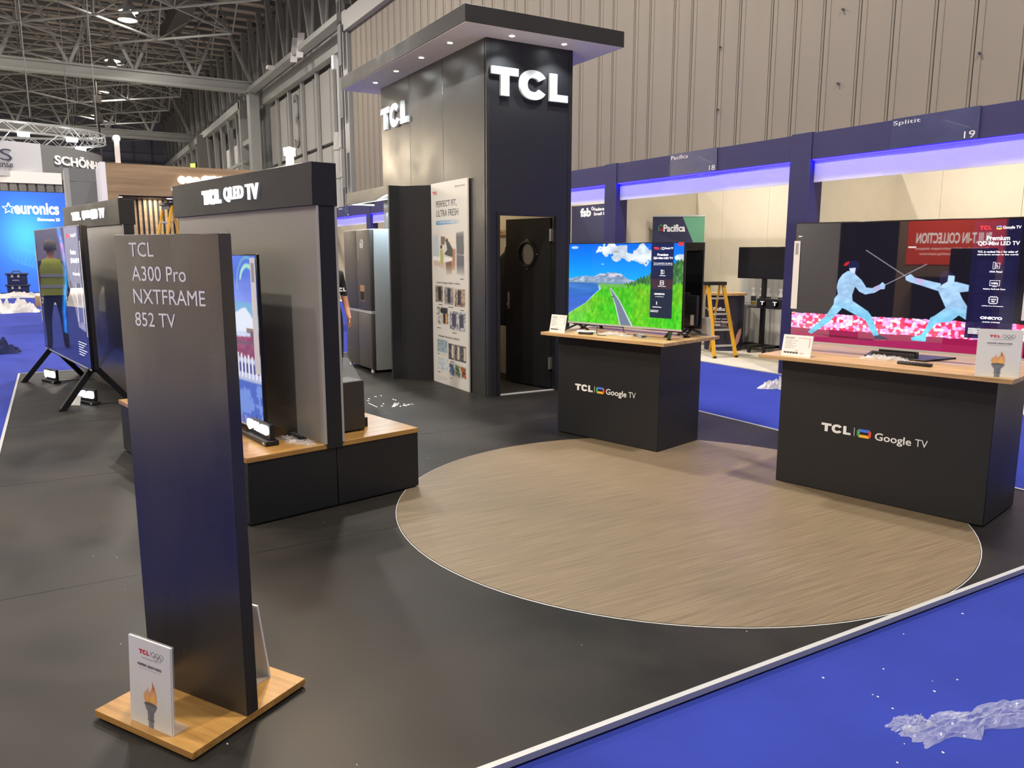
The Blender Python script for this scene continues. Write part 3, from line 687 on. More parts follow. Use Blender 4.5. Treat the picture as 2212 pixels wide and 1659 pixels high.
k = MB().text('INSPIRE GREATNESS', 0.62, zz(0.034), 0.86, zz(0.026), -0.0096, 0.001)
for a, c, v in ((0.13, 0.38, 0.848), (0.46, 0.72, 0.882), (0.12, 0.4, 0.968), (0.12, 0.36, 0.977), (0.5, 0.8, 0.716)): k.box(a, c, -0.0106, -0.0096, zz(v), zz(v) + 0.003)
k.build_each('small_lettering', M['inkgrey'], po)
k = MB().text('TCL REFRIGERATOR ACADEMY', 0.16, zz(0.198), 0.62, zz(0.188), -0.0096, 0.001); k.build('caption', M['white'], po)

# ------------------------------------------------------------------ shared small builders
def rings(mb, x, z, r, y, t=None):
    t = t or r * 0.13
    for i in range(5):
        cx = x + (i if i < 3 else i - 2.5) * r * 2.25; cz = z + (0 if i < 3 else -r * 1.05)
        n = 20
        for k in range(n):
            a, b_ = 2 * math.pi * k / n, 2 * math.pi * (k + 1) / n
            mb.prism([(cx + (r + t) * math.cos(a), cz + (r + t) * math.sin(a)), (cx + (r + t) * math.cos(b_), cz + (r + t) * math.sin(b_)),
                      (cx + (r - t) * math.cos(b_), cz + (r - t) * math.sin(b_)), (cx + (r - t) * math.cos(a), cz + (r - t) * math.sin(a))], y - 0.0004, y)
def google(parent, x, z, w_, h_, y, d=0.003):
    t = w_ * 0.2
    MB().prism([(x + t * .7, z + h_), (x + w_ - t * .7, z + h_), (x + w_ - t, z + h_ - t), (x + t, z + h_ - t)], y - d, y).build('emblem_top', M['gb'], parent)
    MB().prism([(x + w_ - t * .7, z + h_), (x + w_, z + h_ - t * .7), (x + w_, z + t * .7), (x + w_ - t * .7, z), (x + w_ - t, z + t), (x + w_ - t, z + h_ - t)], y - d, y).build('emblem_right', M['gr'], parent)
    MB().prism([(x + t * .7, z), (x + w_ - t * .7, z), (x + w_ - t, z + t), (x + t, z + t)], y - d, y).build('emblem_bottom', M['gy'], parent)
    MB().prism([(x, z + t * .7), (x, z + h_ - t * .7), (x + t * .7, z + h_), (x + t, z + h_ - t), (x + t, z + t), (x + t * .7, z)], y - d, y).build('emblem_left', M['gg'], parent)

def torch_col(U, V):
    n = fbm(U * 3, V * 4, 3, 8)
    C = np.stack([0.86 + 0.03 * n, 0.855 + 0.03 * n, 0.835 + 0.03 * n], -1)
    C = mixc(C, (V > 0.66) & ((U - 0.5) * 0.5 + V > 0.70), (224, 222, 212), 0.8)
    for p, c in (([(0.37, 0.72), (0.33, 0.66), (0.36, 0.60), (0.43, 0.565), (0.44, 0.52), (0.47, 0.565), (0.46, 0.60), (0.51, 0.56), (0.56, 0.50), (0.56, 0.45), (0.62, 0.53), (0.65, 0.58), (0.66, 0.66), (0.64, 0.73)], (224, 164, 116)),
                 ([(0.40, 0.72), (0.38, 0.66), (0.43, 0.60), (0.47, 0.66), (0.50, 0.70), (0.46, 0.73)], (240, 176, 96)),
                 ([(0.50, 0.72), (0.50, 0.65), (0.56, 0.585), (0.61, 0.62), (0.62, 0.68), (0.60, 0.73)], (244, 186, 92)),
                 ([(0.55, 0.45), (0.60, 0.53), (0.59, 0.57), (0.55, 0.53)], (196, 96, 66))): C = mixc(C, inpoly(p, U, V), c, 0.95)
    m = ((U - 0.5) / 0.155) ** 2 + ((V - 0.735) / 0.03) ** 2 < 1; C = mixc(C, m, (98, 98, 102))
    C = mixc(C, inpoly([(0.35, 0.74), (0.66, 0.74), (0.60, 0.81), (0.40, 0.81)], U, V), (124, 124, 128))
    C = mixc(C, inpoly([(0.42, 0.80), (0.58, 0.80), (0.57, 0.92), (0.43, 0.92)], U, V), (110, 116, 126))
    C = mixc(C, (np.abs(U - 0.5) < 0.085) & (np.abs(V - 0.915) < 0.006), (86, 88, 92))
    C = mixc(C, (np.abs(U - 0.5) < 0.062) & (V > 0.92), (122, 126, 134))
    C = mixc(C, (np.abs(U - 0.47) < 0.012) & (V > 0.81), (150, 154, 160), 0.7)
    return C
def torch_card(label, loc, yaw, W, H, lean=4, foot=0.07):
    t = thing('torch_card', label, 'table sign', loc, yaw, 'torch cards in clear stands')
    pv = bpy.data.objects.new('sign_holder', None); col.objects.link(pv); pv.parent = t; pv.rotation_euler = (R(-lean), 0, 0)
    MB().box(-W / 2, W / 2, 0.0, 0.006, 0.0, H).build('card_body', M['card'], pv)
    printed('card_print', -W / 2 + 0.001, W / 2 - 0.001, 0.001, H - 0.001, 70, 120, torch_col, M['print'], pv, -0.0008)
    z = lambda v: H * (1 - v); k = MB().tcl(-0.24 * W, z(0.165), 0.0 * W, z(0.115), -0.001, 0.0006); k.build('logo', M['inkred'], pv)
    k = MB(); rings(k, 0.10 * W, z(0.135), 0.042 * W, -0.001); k.box(0.035 * W, 0.038 * W, -0.0016, -0.001, z(0.175), z(0.11))
    k.text('Worldwide Olympic Partner', -0.18 * W, z(0.212), 0.20 * W, z(0.20), -0.001, 0.0005)
    k.box(-0.26 * W, 0.26 * W, -0.0015, -0.001, z(0.33), z(0.327)); k.build('small_lettering', M['inkgrey'], pv)
    k = MB().text('INSPIRE GREATNESS', -0.28 * W, z(0.305), 0.28 * W, z(0.275), -0.001, 0.0005, 0.01); k.build('lettering', M['ink'], pv)
    MB().box(-W / 2 - 0.002, W / 2 + 0.002, 0.0075, 0.0095, 0.0, H + 0.002).build('acrylic_back', M['acrylic'], pv)
    MB().box(-W / 2 - 0.002, W / 2 + 0.002, 0.004, 0.004 + foot, 0.0, 0.003).build('acrylic_foot', M['acrylic'], t)
    return t
def info_card(label, loc, yaw, W, H, model, lean=12, back=False):
    t = thing('info_card', label, 'table sign', loc, yaw)
    pv = bpy.data.objects.new('sign_holder', None); col.objects.link(pv); pv.parent = t; pv.rotation_euler = (R(-lean), 0, 0)
    MB().box(-W / 2, W / 2, 0.0, 0.003, 0.0, H).build('card_body', M['card'], pv)
    k = MB().text(model, -0.42 * W, 0.80 * H, -0.10 * W, 0.91 * H, 0, 0.0006); z = 0.74
    for i in range(7): k.box(-0.42 * W, (-0.42 + (0.45, 0.22, 0.38, 0.26, 0.40, 0.34, 0.20)[i]) * W, -0.0006, 0, (z - 0.0095) * H, z * H); z -= 0.062
    for i in range(5): k.box((-0.42 + 0.10 * i) * W, (-0.335 + 0.10 * i) * W, -0.0006, 0, 0.13 * H, 0.21 * H)
    k.build('lettering', M['ink'], pv)
    k = MB().box(0.02 * W, 0.42 * W, -0.0006, 0, 0.865 * H, 0.885 * H).box(0.40 * W, 0.42 * W, -0.0006, 0, 0.45 * H, 0.865 * H).tcl(0.12 * W, 0.13 * H, 0.27 * W, 0.185 * H, 0, 0.0006).box(-0.02 * W, 0.04 * W, -0.0006, 0, 0.25 * H, 0.29 * H)
    k.build('red_lettering', M['inkpink'], pv)
    MB().box(-W / 2 - 0.002, W / 2 + 0.002, 0.004, 0.006, 0, H + 0.002).build('acrylic_back', M['acrylic'], pv)
    MB().box(-W / 2 - 0.002, W / 2 + 0.002, 0.0, 0.075, 0.0, 0.0025).build('acrylic_foot', M['acrylic'], t)
    return t
def crumple(mb, L, W, H, seed, nx=34, ny=16, taper=None, fr=1.0):
    rs = random.Random(seed); ph = [rs.uniform(0, 9) for _ in range(8)]
    xs, ys = np.meshgrid(np.linspace(-1, 1, nx), np.linspace(-1, 1, ny), indexing='ij')
    nz = fbm(xs * 4 * fr + 50 + seed, ys * 4 * fr + 50, 4 if fr == 1 else 2, seed); nz2 = np.abs(fbm(xs * 7 * fr + 20, ys * 7 * fr + 30 + seed, 3 if fr == 1 else 2, seed + 5) - 0.5) * 2
    wf_ = 0.55 + 0.45 * np.sin(xs * 2.2 + ph[0]) ** 2 + 0.35 * (fbm(xs * 3 + 9, ys * 0 + seed, 2, seed) - 0.5)
    if taper is not None: wf_ = wf_ * np.interp(xs, [-1, -0.4, -0.15, 0.5, 1], taper)
    X = xs * L / 2 + 0.08 * L * (fbm(ys * 3 + 7, xs * 2, 2, seed + 3) - 0.5) * 2; Y = ys * W / 2 * wf_ + 0.10 * W * (nz - 0.5)
    e = np.clip(1 - ys ** 2, 0, 1) ** 0.5 * np.clip(1 - xs ** 4, 0.1, 1); Z = np.maximum(0.002, H * e * (0.25 + 1.1 * nz2 + 0.5 * (nz - 0.4)))
    vs = [(float(X[i, j]), float(Y[i, j]), float(Z[i, j])) for i in range(nx) for j in range(ny)]
    fs = [(i * ny + j, (i + 1) * ny + j, (i + 1) * ny + j + 1, i * ny + j + 1) for i in range(nx - 1) for j in range(ny - 1)]
    return mb.add(vs, fs)

# ------------------------------------------------------------------ wall units (islands) with lit headers
def tv_wall(label, loc, length, words, wx, base=True, group=None, zb=1.765, zt=2.0):
    """local frame: x runs towards the viewer's right (nearest end at x = length), y into the unit"""
    t = thing('display_wall', label, 'display wall', loc, YB - 90, group)
    z0 = 0.395 if base else 0.0
    MB().box(0.02, length, 0.012, 0.115, 0.366 if base else 0.0, zb).build('core_wall', M['blackpaint'], t)
    for y0, y1 in ((0.0, 0.012), (0.115, 0.127)):
        pn = MB().box(0.03, length - 0.002, y0, y1, z0, zb).build('grey_panel', M['grey'], t)
        MB().box(length - 0.002, length + 0.002, y0 - 0.001, y1 + 0.001, z0, zb).build('panel_edge', M['bevelgrey'], pn)
    hd = MB().box(0.0, length + 0.004, -0.022, 0.132, zb, zt).build('header', M['blackpaint'], t, bevel=0.002, seg=1)
    (a, b_, c, d) = wx[0]
    k = MB().tcl(a, c, b_, d, -0.022, 0.02)
    for (a, b_, c, d), s_ in zip(wx[1:], words): k.text(s_, a, c, b_, d, -0.022, 0.012, 0.012)
    k.build_each('lit_letters', M['lit'], hd)
    return t
o1 = B(2.164, 6.215)
w1 = tv_wall('nearer grey display wall with black header and lit white lettering', o1, 2.182, ['QLED', 'TV'],
             [(0.63, 0.925, 1.832, 1.925), (0.985, 1.285, 1.832, 1.928), (1.33, 1.51, 1.832, 1.928)])
o2 = B(2.47, 10.94)
w2 = tv_wall('farther grey display wall with black header behind the tall television', o2, 2.26, ['QD-Mini', 'LED', 'TV'],
             [(0.47, 0.80, 1.877, 1.97), (0.895, 1.255, 1.871, 1.975), (1.28, 1.51, 1.871, 1.975), (1.57, 1.77, 1.871, 1.975)], base=False, zb=1.79, zt=2.046)
# low plinth of the nearer wall: black carcass in two boxes and wooden shelf
pl = thing('display_plinth', 'low black plinth with wooden top carrying the nearer display wall', 'plinth', B(1.69, 4.04), YB)
MB().box(0.0, 0.548, 0.0, 2.30, 0.012, 0.365).build('plinth_box', M['blackpaint'], pl, bevel=0.002, seg=1)
MB().box(0.552, 1.136, 0.0, 2.30, 0.012, 0.365).build('plinth_box', M['blackpaint'], pl, bevel=0.002, seg=1)
MB().box(0.02, 1.116, 0.02, 2.28, 0, 0.012).build('plinth_foot', M['gap'], pl)
MB().box(-0.004, 1.139, -0.004, 2.33, 0.365, 0.395).build('wooden_top', M['oak'], pl, bevel=0.0015, seg=1)
gl = MB().box(0.95, 1.10, 0.30, 0.33, 0.001, 0.006); gl.build('floor_led', M['litface'], pl)

# flood lamps on poles
def flood(label, loc, yaw, h, tilt=12):
    t = thing('flood_lamp', label, 'lamp', loc, yaw, 'flood lamps on poles')
    MB().box(-0.022, 0.022, -0.012, 0.012, 0, h).build('pole', M['litcloth'], t)
    MB().box(-0.035, 0.035, -0.02, 0.045, h, h + 0.05).build('lamp_head', M['steeldark'], t, bevel=0.006)
    MB().lathe([(0.0, 0.0), (0.03, 0.0)], (0, 0, 0), 16, M=Matrix.Translation((0, -0.0215, h + 0.025)) @ Matrix.Rotation(R(90), 4, 'X')).build('lamp_lens', M['bulb'], t)
    return t
flood('bright flood lamp on the header of the nearer display wall', B(2.225, 4.44, 2.0), -20, 0.065)
fl2 = flood('bright flood lamp on top of the wood-clad booth', (1.26, 17.08, 3.2), 0, 0.20); fl2.scale = (2, 2, 2)

# ------------------------------------------------------------------ televisions
def tv(label, loc, yaw, w_, h_, depth=0.06, content=None, nx=200, ny=112, lower=True, bez=0.008):
    """loc: centre of the lower edge of the front face"""
    t = thing('television', label, 'television', loc, yaw)
    bd = MB().box(-w_ / 2, w_ / 2, 0.004, 0.026, 0, h_).build('casing', M['bezel'], t, bevel=0.003, seg=1)
    if lower: MB().box(-w_ * 0.42, w_ * 0.42, 0.026, depth, h_ * 0.03, h_ * 0.42).build('rear_housing', M['tvback'], t, bevel=0.008)
    MB().box(-w_ / 2 + 0.002, w_ / 2 - 0.002, 0.0, 0.004, 0.0, 0.014).build('lower_bezel', M['silver'] if content else M['bezel'], t)
    if content:
        s_ = printed('screen', -w_ / 2 + bez, w_ / 2 - bez, 0.014, h_ - bez, nx, ny, content, M['screen'], t, 0.002)
    else:
        s_ = MB().box(-w_ / 2 + bez, w_ / 2 - bez, 0.002, 0.004, 0.014, h_ - bez).build('screen', M['bezel'], t)
    return t
class Norm:      # lettering placed by screen fractions
    def __init__(s, w_, h_): s.w = w_; s.h = h_; s.white = MB(); s.red = MB()
    def x(s, u): return (u - 0.5) * s.w
    def z(s, v): return (1 - v) * s.h
    def t(s, body, box, mb=None, bold=0.02): (mb or s.white).text(body, s.x(box[0][0]), s.z(box[1][1]), s.x(box[1][0]), s.z(box[0][1]), 0.0015, 0.0006, bold); return s
    def bx(s, a, b_, mb=None): (mb or s.white).box(s.x(a[0]), s.x(b_[0]), 0.0009, 0.0015, s.z(b_[1]), s.z(a[1])); return s
    def ring(s, a, b_, t_=0.0018):
        x0, x1, z0, z1 = s.x(a[0]), s.x(b_[0]), s.z(b_[1]), s.z(a[1]); s.white.gid += 1; s.white.hold = True
        for q in ((x0, x1, z1 - t_, z1), (x0, x1, z0, z0 + t_), (x0, x0 + t_, z0, z1), (x1 - t_, x1, z0, z1)): s.white.box(q[0], q[1], 0.0009, 0.0015, q[2], q[3])
        s.white.hold = False

# right-hand television: two fencers on screen
F = {
'bibL': [[0.267, 0.3707], [0.297, 0.3652], [0.2962, 0.4128], [0.2737, 0.3992]],
'capL': [[0.2395, 0.3474], [0.2485, 0.3233], [0.2674, 0.3116], [0.2629, 0.3374], [0.2525, 0.3519]],
'helmL': [[0.2649, 0.3183], [0.2889, 0.3037], [0.3087, 0.3224], [0.3134, 0.3696], [0.2987, 0.408], [0.2672, 0.3755], [0.2605, 0.347]],
'torsoL': [[0.2624, 0.3919], [0.2385, 0.4195], [0.2209, 0.4684], [0.2148, 0.527], [0.2227, 0.5849], [0.2073, 0.625], [0.2051, 0.684], [0.2337, 0.7159], [0.2499, 0.6998], [0.295, 0.6475], [0.2899, 0.5901], [0.3008, 0.5223], [0.3174, 0.4643], [0.2991, 0.4175], [0.2763, 0.3943]],
'armL': [[0.2964, 0.4175], [0.3282, 0.4639], [0.3523, 0.5243], [0.3791, 0.5275], [0.4145, 0.4928], [0.4216, 0.4766], [0.4365, 0.4964], [0.4344, 0.5319], [0.4163, 0.5348], [0.3913, 0.5645], [0.3494, 0.5814], [0.3214, 0.5594], [0.2977, 0.5129]],
'leg1L': [[0.2047, 0.6742], [0.1702, 0.7762], [0.0872, 0.9213], [0.1058, 0.9361], [0.1868, 0.829], [0.2447, 0.71]],
'leg2L': [[0.2499, 0.6998], [0.2946, 0.6379], [0.3686, 0.7179], [0.3846, 0.7545], [0.4257, 0.9069], [0.4012, 0.9169], [0.3583, 0.7907]],
'shoeL': [[0.4038, 0.9146], [0.4272, 0.9048], [0.4638, 0.9256], [0.4605, 0.945], [0.4079, 0.9476]],
'helmR': [[0.659, 0.4143], [0.6737, 0.3786], [0.6995, 0.3822], [0.7196, 0.4166], [0.692, 0.466], [0.6718, 0.4846], [0.6611, 0.4585]],
'bibR': [[0.694, 0.4131], [0.7196, 0.4166], [0.7197, 0.4647], [0.6872, 0.5121], [0.6634, 0.5046], [0.6718, 0.4846], [0.6918, 0.4616]],
'torsoR': [[0.6652, 0.4938], [0.6603, 0.5386], [0.6945, 0.6608], [0.7454, 0.7048], [0.7789, 0.6446], [0.7555, 0.5852], [0.7415, 0.5336], [0.7411, 0.4812], [0.7218, 0.4602], [0.6871, 0.5104]],
'armR': [[0.5199, 0.4283], [0.5403, 0.4076], [0.5589, 0.4359], [0.6667, 0.476], [0.665, 0.5383], [0.5911, 0.4977], [0.5357, 0.4687], [0.5211, 0.4556]],
'arm2R': [[0.7241, 0.4601], [0.7784, 0.4836], [0.778, 0.5296], [0.7395, 0.5407]],
'legR': [[0.6945, 0.6608], [0.6549, 0.7227], [0.6366, 0.7427], [0.6254, 0.812], [0.6042, 0.8787], [0.5634, 0.9073], [0.5679, 0.9298], [0.6262, 0.9308], [0.6275, 0.8775], [0.6624, 0.7806], [0.7183, 0.7654], [0.7566, 0.6993]],
'leg2R': [[0.7383, 0.7011], [0.7786, 0.6403], [0.7785, 0.7455]]}
def seg_d(U, V, a, b_, asp=1.74):
    ax_, ay = a[0] * asp, a[1]; bx_, by = b_[0] * asp, b_[1]; X = U * asp; dx, dy = bx_ - ax_, by - ay
    t_ = np.clip(((X - ax_) * dx + (V - ay) * dy) / (dx * dx + dy * dy), 0, 1)
    return np.hypot(X - ax_ - t_ * dx, V - ay - t_ * dy)
def fence_col(U, V):
    C = np.ones(U.shape + (3,)) * np.array([0.075, 0.065, 0.115])
    edge = 0.752 + 0.012 * fbm(U * 60, V * 0, 2, 1)
    fl = (V > edge) & (V < 0.885 + 0.01 * fbm(U * 40, V * 0, 2, 2))
    wd_, hx = worley(U, V, 66, 40, 5); bright = np.clip(1.1 - wd_ ** 2 * 0.8, 0.35, 1.05)
    n = fbm(U * 90, V * 60, 2, 9)
    fc = np.where((hx > 0.68)[..., None], np.array([0.93, 0.20, 0.34]), np.where((hx > 0.35)[..., None], np.array([0.97, 0.56, 0.84]), np.array([0.98, 0.80, 0.93])))
    fc = fc * (0.45 + 0.75 * bright * (0.5 + n))[..., None]
    C = np.where(fl[..., None], fc, C)
    g = V >= 0.885 + 0.01 * fbm(U * 40, V * 0, 2, 2)
    C = mixc(C, g & ~fl, (150, 24, 74)); C = mixc(C, (V > 0.94) & (U > 0.05), (168, 38, 84), 0.6)
    C = mixc(C, inpoly([(0.12, 0.93), (0.40, 0.94), (0.40, 0.955), (0.2, 0.95)], U, V), (92, 12, 44), 0.8)
    suit = lambda V0: np.stack([0.66 - 0.25 * np.clip((V0 - 0.62) / 0.25, 0, 1), 0.80 + 0.02 * V0, 0.96 + 0 * V0], -1)
    shade = 0.80 + 0.30 * fbm(U * 34 + V * 20, V * 26 - U * 14, 4, 12)
    for kx in ('leg1L', 'leg2L', 'torsoL', 'armL', 'leg2R', 'legR', 'torsoR', 'arm2R', 'armR'):
        m_ = inpoly(F[kx], U, V); C = np.where(m_[..., None], suit(V) * shade[..., None], C)
    C = mixc(C, inpoly([(0.385, 0.52), (0.413, 0.495), (0.418, 0.53), (0.39, 0.555)], U, V), (176, 170, 214))
    C = mixc(C, inpoly([(0.558, 0.435), (0.60, 0.45), (0.598, 0.49), (0.556, 0.47)], U, V), (186, 176, 218))
    for kx, c in (('helmL', (26, 30, 66)), ('capL', (196, 34, 52)), ('helmR', (38, 30, 62)), ('shoeL', (36, 44, 78)), ('bibL', (206, 216, 246)), ('bibR', (180, 212, 244))):
        C = mixc(C, inpoly(F[kx], U, V), c)
    C = mixc(C, inpoly([(0.408, 0.943), (0.46, 0.942), (0.46, 0.948), (0.41, 0.95)], U, V), (210, 60, 70))
    for a, b_ in (((0.3395, 0.2236), (0.5214, 0.4283)), ((0.6026, 0.3315), (0.4331, 0.5012))):
        C = mixc(C, seg_d(U, V, a, b_) < 0.0032, (170, 165, 180), 0.85)
    sd = (U > 0.777) & (U < 0.951) & (V > 0.012) & (V < 0.878)
    C = mixc(C, sd, (24, 22, 60), 0.90)
    for v0 in (0.30, 0.425, 0.55, 0.675): C = mixc(C, (U > 0.80) & (U < 0.93) & (V > v0) & (V < v0 + 0.11), (32, 30, 74), 0.5)
    return C
TRp = (4.478, 2.951)
tvr = tv('large television on the right counter showing two fencers', (TRp[0], TRp[1], 0.909), -75.57, 1.38, 0.793, content=fence_col, nx=520, ny=300)
q = Norm(1.38, 0.793)
q.red.tcl(q.x(0.7936), q.z(0.0833), q.x(0.8354), q.z(0.0565), 0.0015, 0.0006)
q.t('Google TV', ((0.8769, 0.0599), (0.9409, 0.0871))).t('Premium', ((0.8225, 0.1273), (0.9054, 0.16))).t('QD-Mini LED TV', ((0.7926, 0.1663), (0.9416, 0.1993)))
q.t('TCL is ranked No.1 for sales of', ((0.7937, 0.2326), (0.938, 0.247))).t('ultra-large screen in the world', ((0.7935, 0.2538), (0.9399, 0.2677)))
q.t('HVA Panel', ((0.8448, 0.3738), (0.8899, 0.3869))).t('144Hz', ((0.8555, 0.454), (0.8795, 0.470))).t('Native Refresh Rate', ((0.8272, 0.4983), (0.9077, 0.5082)))
q.t('AIPQ', ((0.8580, 0.572), (0.8785, 0.582))).t('PRO', ((0.862, 0.586), (0.8745, 0.596))).t('AIPQ Pro Processor', ((0.8278, 0.6214), (0.9077, 0.6293))).t('ONKYO', ((0.8265, 0.7012), (0.9074, 0.7214)), bold=0.05)
q.t('AUDIO SYSTEM', ((0.835, 0.737), (0.90, 0.745)))
q.bx((0.8655, 0.056), (0.8663, 0.088)).ring((0.8492, 0.4417), (0.8858, 0.4807)); q.ring((0.8532, 0.5598), (0.8832, 0.6052)); q.bx((0.86, 0.484), (0.876, 0.487))
for i in range(4):
    q.bx((0.857 + i * 0.0065, 0.5545), (0.860 + i * 0.0065, 0.5598)); q.bx((0.857 + i * 0.0065, 0.6052), (0.860 + i * 0.0065, 0.610))
    q.bx((0.8505, 0.565 + i * 0.010), (0.8532, 0.569 + i * 0.010)); q.bx((0.8832, 0.565 + i * 0.010), (0.886, 0.569 + i * 0.010))
q.ring((0.8547, 0.3127), (0.863, 0.3619), 0.0014); q.ring((0.865, 0.319), (0.8796, 0.357), 0.0014); q.t('L', ((0.869, 0.330), (0.875, 0.347)))
for i in range(7): q.bx((0.786, 0.790 + i * 0.0065), (0.83 - (i % 3) * 0.004, 0.7925 + i * 0.0065))
q.white.build_each('screen_lettering', M['txtlit'], tvr); q.red.build('screen_logo', M['redlit'], tvr)
xi, zi = q.x(0.8543), q.z(0.083); ww, hh = q.x(0.8739) - xi, q.z(0.059) - zi
for nm, cx_, bxs in (('emblem_top', S(80, 130, 250), (xi, xi + ww, zi + hh * .7, zi + hh)), ('emblem_bottom', S(250, 200, 60), (xi, xi + ww, zi, zi + hh * .3)), ('emblem_left', S(80, 190, 110), (xi, xi + ww * .25, zi + hh * .3, zi + hh * .7)), ('emblem_right', S(240, 80, 80), (xi + ww * .75, xi + ww, zi + hh * .3, zi + hh * .7))):
    MB().box(bxs[0], bxs[1], 0.0009, 0.0015, bxs[2], bxs[3]).build(nm, mat(nm, cx_, emit=cx_, es=1.0), tvr)
# packing strips, foil, stand
MB().box(-0.69, -0.648, -0.004, -0.001, 0.225, 0.675).build('edge_strip', M['card'], tvr, label='white cardboard edge strip down the left side')
MB().box(0.655, 0.69, -0.004, -0.001, 0.225, 0.625).build('edge_strip', M['card'], tvr, label='white cardboard edge strip down the right side')
k = MB().box(-0.679, -0.659, -0.0045, -0.004, 0.585, 0.66); k.build('strip_label', M['inkgrey'], tvr)
MB().box(-0.665, -0.64, -0.002, 0.0, 0.70, 0.708).box(-0.68, -0.655, -0.002, 0.0, 0.195, 0.203).box(0.03, 0.075, -0.002, 0.0, 0.625, 0.635).build_each('white_tab', M['card'], tvr)
st = MB().prismz([(-0.16, -0.06), (0.20, -0.06), (0.29, 0.22), (-0.22, 0.22)], -0.049, -0.038).box(-0.10, 0.12, 0.01, 0.07, -0.04, 0.03)
st.prismz([(-0.12, -0.055), (0.14, -0.055), (0.10, 0.04), (-0.08, 0.04)], -0.038, -0.012)
st.build('stand', M['blackplastic'], tvr, bevel=0.003, seg=1)
MB().bar((-0.56, -0.10, -0.045), (-0.66, 0.03, 0.0), 0.03, 0.008).build('loose_leg', M['blackplastic'], tvr)

# middle television: lake, meadow and road
mtn = [(0, 0.50), (0, 0.441), (0.10, 0.418), (0.17, 0.404), (0.25, 0.409), (0.296, 0.374), (0.363, 0.361), (0.423, 0.3515), (0.482, 0.364), (0.547, 0.427), (0.60, 0.447), (0.66, 0.50)]
def lake_col(U, V):
    C = np.stack([0.0 + 0.30 * V ** 2 * 4 * 0.3 + 0 * U, 0.40 + 0.55 * V, 0.90 + 0.12 * V], -1)
    n = fbm(U * 9 + 3, V * 7, 5, 21)
    cl = inpoly([(0.27, 0.09), (0.32, 0.0), (0.52, 0.0), (0.57, 0.09), (0.64, 0.0), (0.76, 0.05), (0.76, 0.25), (0.62, 0.22), (0.55, 0.17), (0.47, 0.20), (0.40, 0.22), (0.37, 0.13), (0.30, 0.12)], U + 0.10 * (fbm(U * 22 + 3, V * 16, 4, 23) - 0.5), V + 0.16 * (fbm(U * 20, V * 15, 4, 5) - 0.5))
    cl2 = (((U - 0.98) / 0.06) ** 2 + ((V - 0.17) / 0.05) ** 2 < 0.6 + 1.2 * (n - 0.3))
    sh = 0.62 + 0.5 * fbm(U * 14, V * 12 + 4, 4, 6)
    C = np.where((cl | cl2)[..., None], np.clip(np.stack([sh * 0.92, sh * 0.97, sh * 1.04], -1), 0, 1), C)
    C = mixc(C, ((U - 0.055) / 0.035) ** 2 + ((V - 0.045) / 0.018) ** 2 < 1, (214, 226, 240), 0.8)
    C = mixc(C, ((U - 0.32) / 0.012) ** 2 + ((V - 0.252) / 0.006) ** 2 < 1, (200, 225, 245), 0.9)
    mm = inpoly(mtn, U, V - 0.02 * (fbm(U * 30, V * 3, 3, 7) - 0.5)); rk = fbm(U * 34 + V * 20, V * 40, 4, 8)
    mc = np.stack([0.30 + 0.5 * rk, 0.42 + 0.42 * rk, 0.56 + 0.36 * rk], -1); mc = np.where(((V < 0.41) & (rk > 0.42) & (U > 0.25))[..., None], np.array([0.80, 0.78, 0.84]), mc)
    C = np.where(mm[..., None], mc, C)
    C = mixc(C, (V > 0.475) & (V < 0.52), (120, 160, 170), 0.8)
    nw = fbm(U * 5, V * 22, 4, 30)
    lk = V > 0.487
    lc = np.stack([0.12 + 0.35 * np.clip((0.62 - V) / 0.14, 0, 1) * nw, 0.34 + 0.25 * nw * np.clip((0.72 - V) / 0.2, 0.2, 1), 0.66 + 0.2 * nw], -1); C = np.where(lk[..., None], lc, C)
    gp = [(0.30, 0.495), (0.31, 0.56), (0.2546, 0.6265), (0.1871, 0.7297), (0.1119, 0.797), (0.0351, 0.8657), (-0.02, 0.94), (-0.02, 1.05), (1.05, 1.05), (1.05, 0.45), (0.66, 0.475), (0.45, 0.50)]
    gm = inpoly(gp, U + 0.008 * (fbm(U * 0, V * 60, 3, 2) - 0.5), V); gn = fbm(U * 60, V * 22 + U * 6, 4, 11); gb_ = fbm(U * 6, V * 5, 3, 12)
    gc = np.stack([0.16 + 0.36 * gb_ + 0.28 * (gn - 0.5), 0.66 + 0.30 * (gn - 0.3) + 0.10 * (V - 0.5), 0.08 + 0.10 * gn], -1)
    C = mixc(C, inpoly([(a + 0.0, b_ + 0.014) for a, b_ in gp], U + 0.02, V) & (U < 0.31) & (V < 0.97), (214, 226, 232), 0.75)
    C = np.where(gm[..., None], np.clip(gc, 0, 1), C)
    C = mixc(C, (V > 0.49) & (V < 0.535) & (U > 0.28) & (U < 0.55), (120, 170, 110), 0.6)
    tr_ = inpoly([(0.50, 0.51), (0.60, 0.455), (0.70, 0.40), (0.78, 0.33), (0.86, 0.27), (0.93, 0.215), (1.02, 0.18), (1.02, 0.46), (0.92, 0.47), (0.75, 0.49), (0.6, 0.505)], U, V - 0.05 * (vnoise(U * 110, V * 0, 6) - 0.5))
    tn = fbm(U * 80, V * 22, 3, 15); C = np.where(tr_[..., None], np.stack([0.08 + 0.35 * tn, 0.24 + 0.42 * tn, 0.14 + 0.2 * tn], -1), C)
    rd = inpoly([(0.386, 0.545), (0.44, 0.762), (0.482, 1.0), (0.60, 1.0), (0.487, 0.708), (0.405, 0.55)], U, V)
    rd2 = inpoly([(0.391, 0.55), (0.449, 0.762), (0.493, 1.0), (0.585, 1.0), (0.477, 0.708), (0.399, 0.555)], U, V)
    C = mixc(C, rd, (196, 208, 216)); C = mixc(C, rd2, (112, 122, 142))
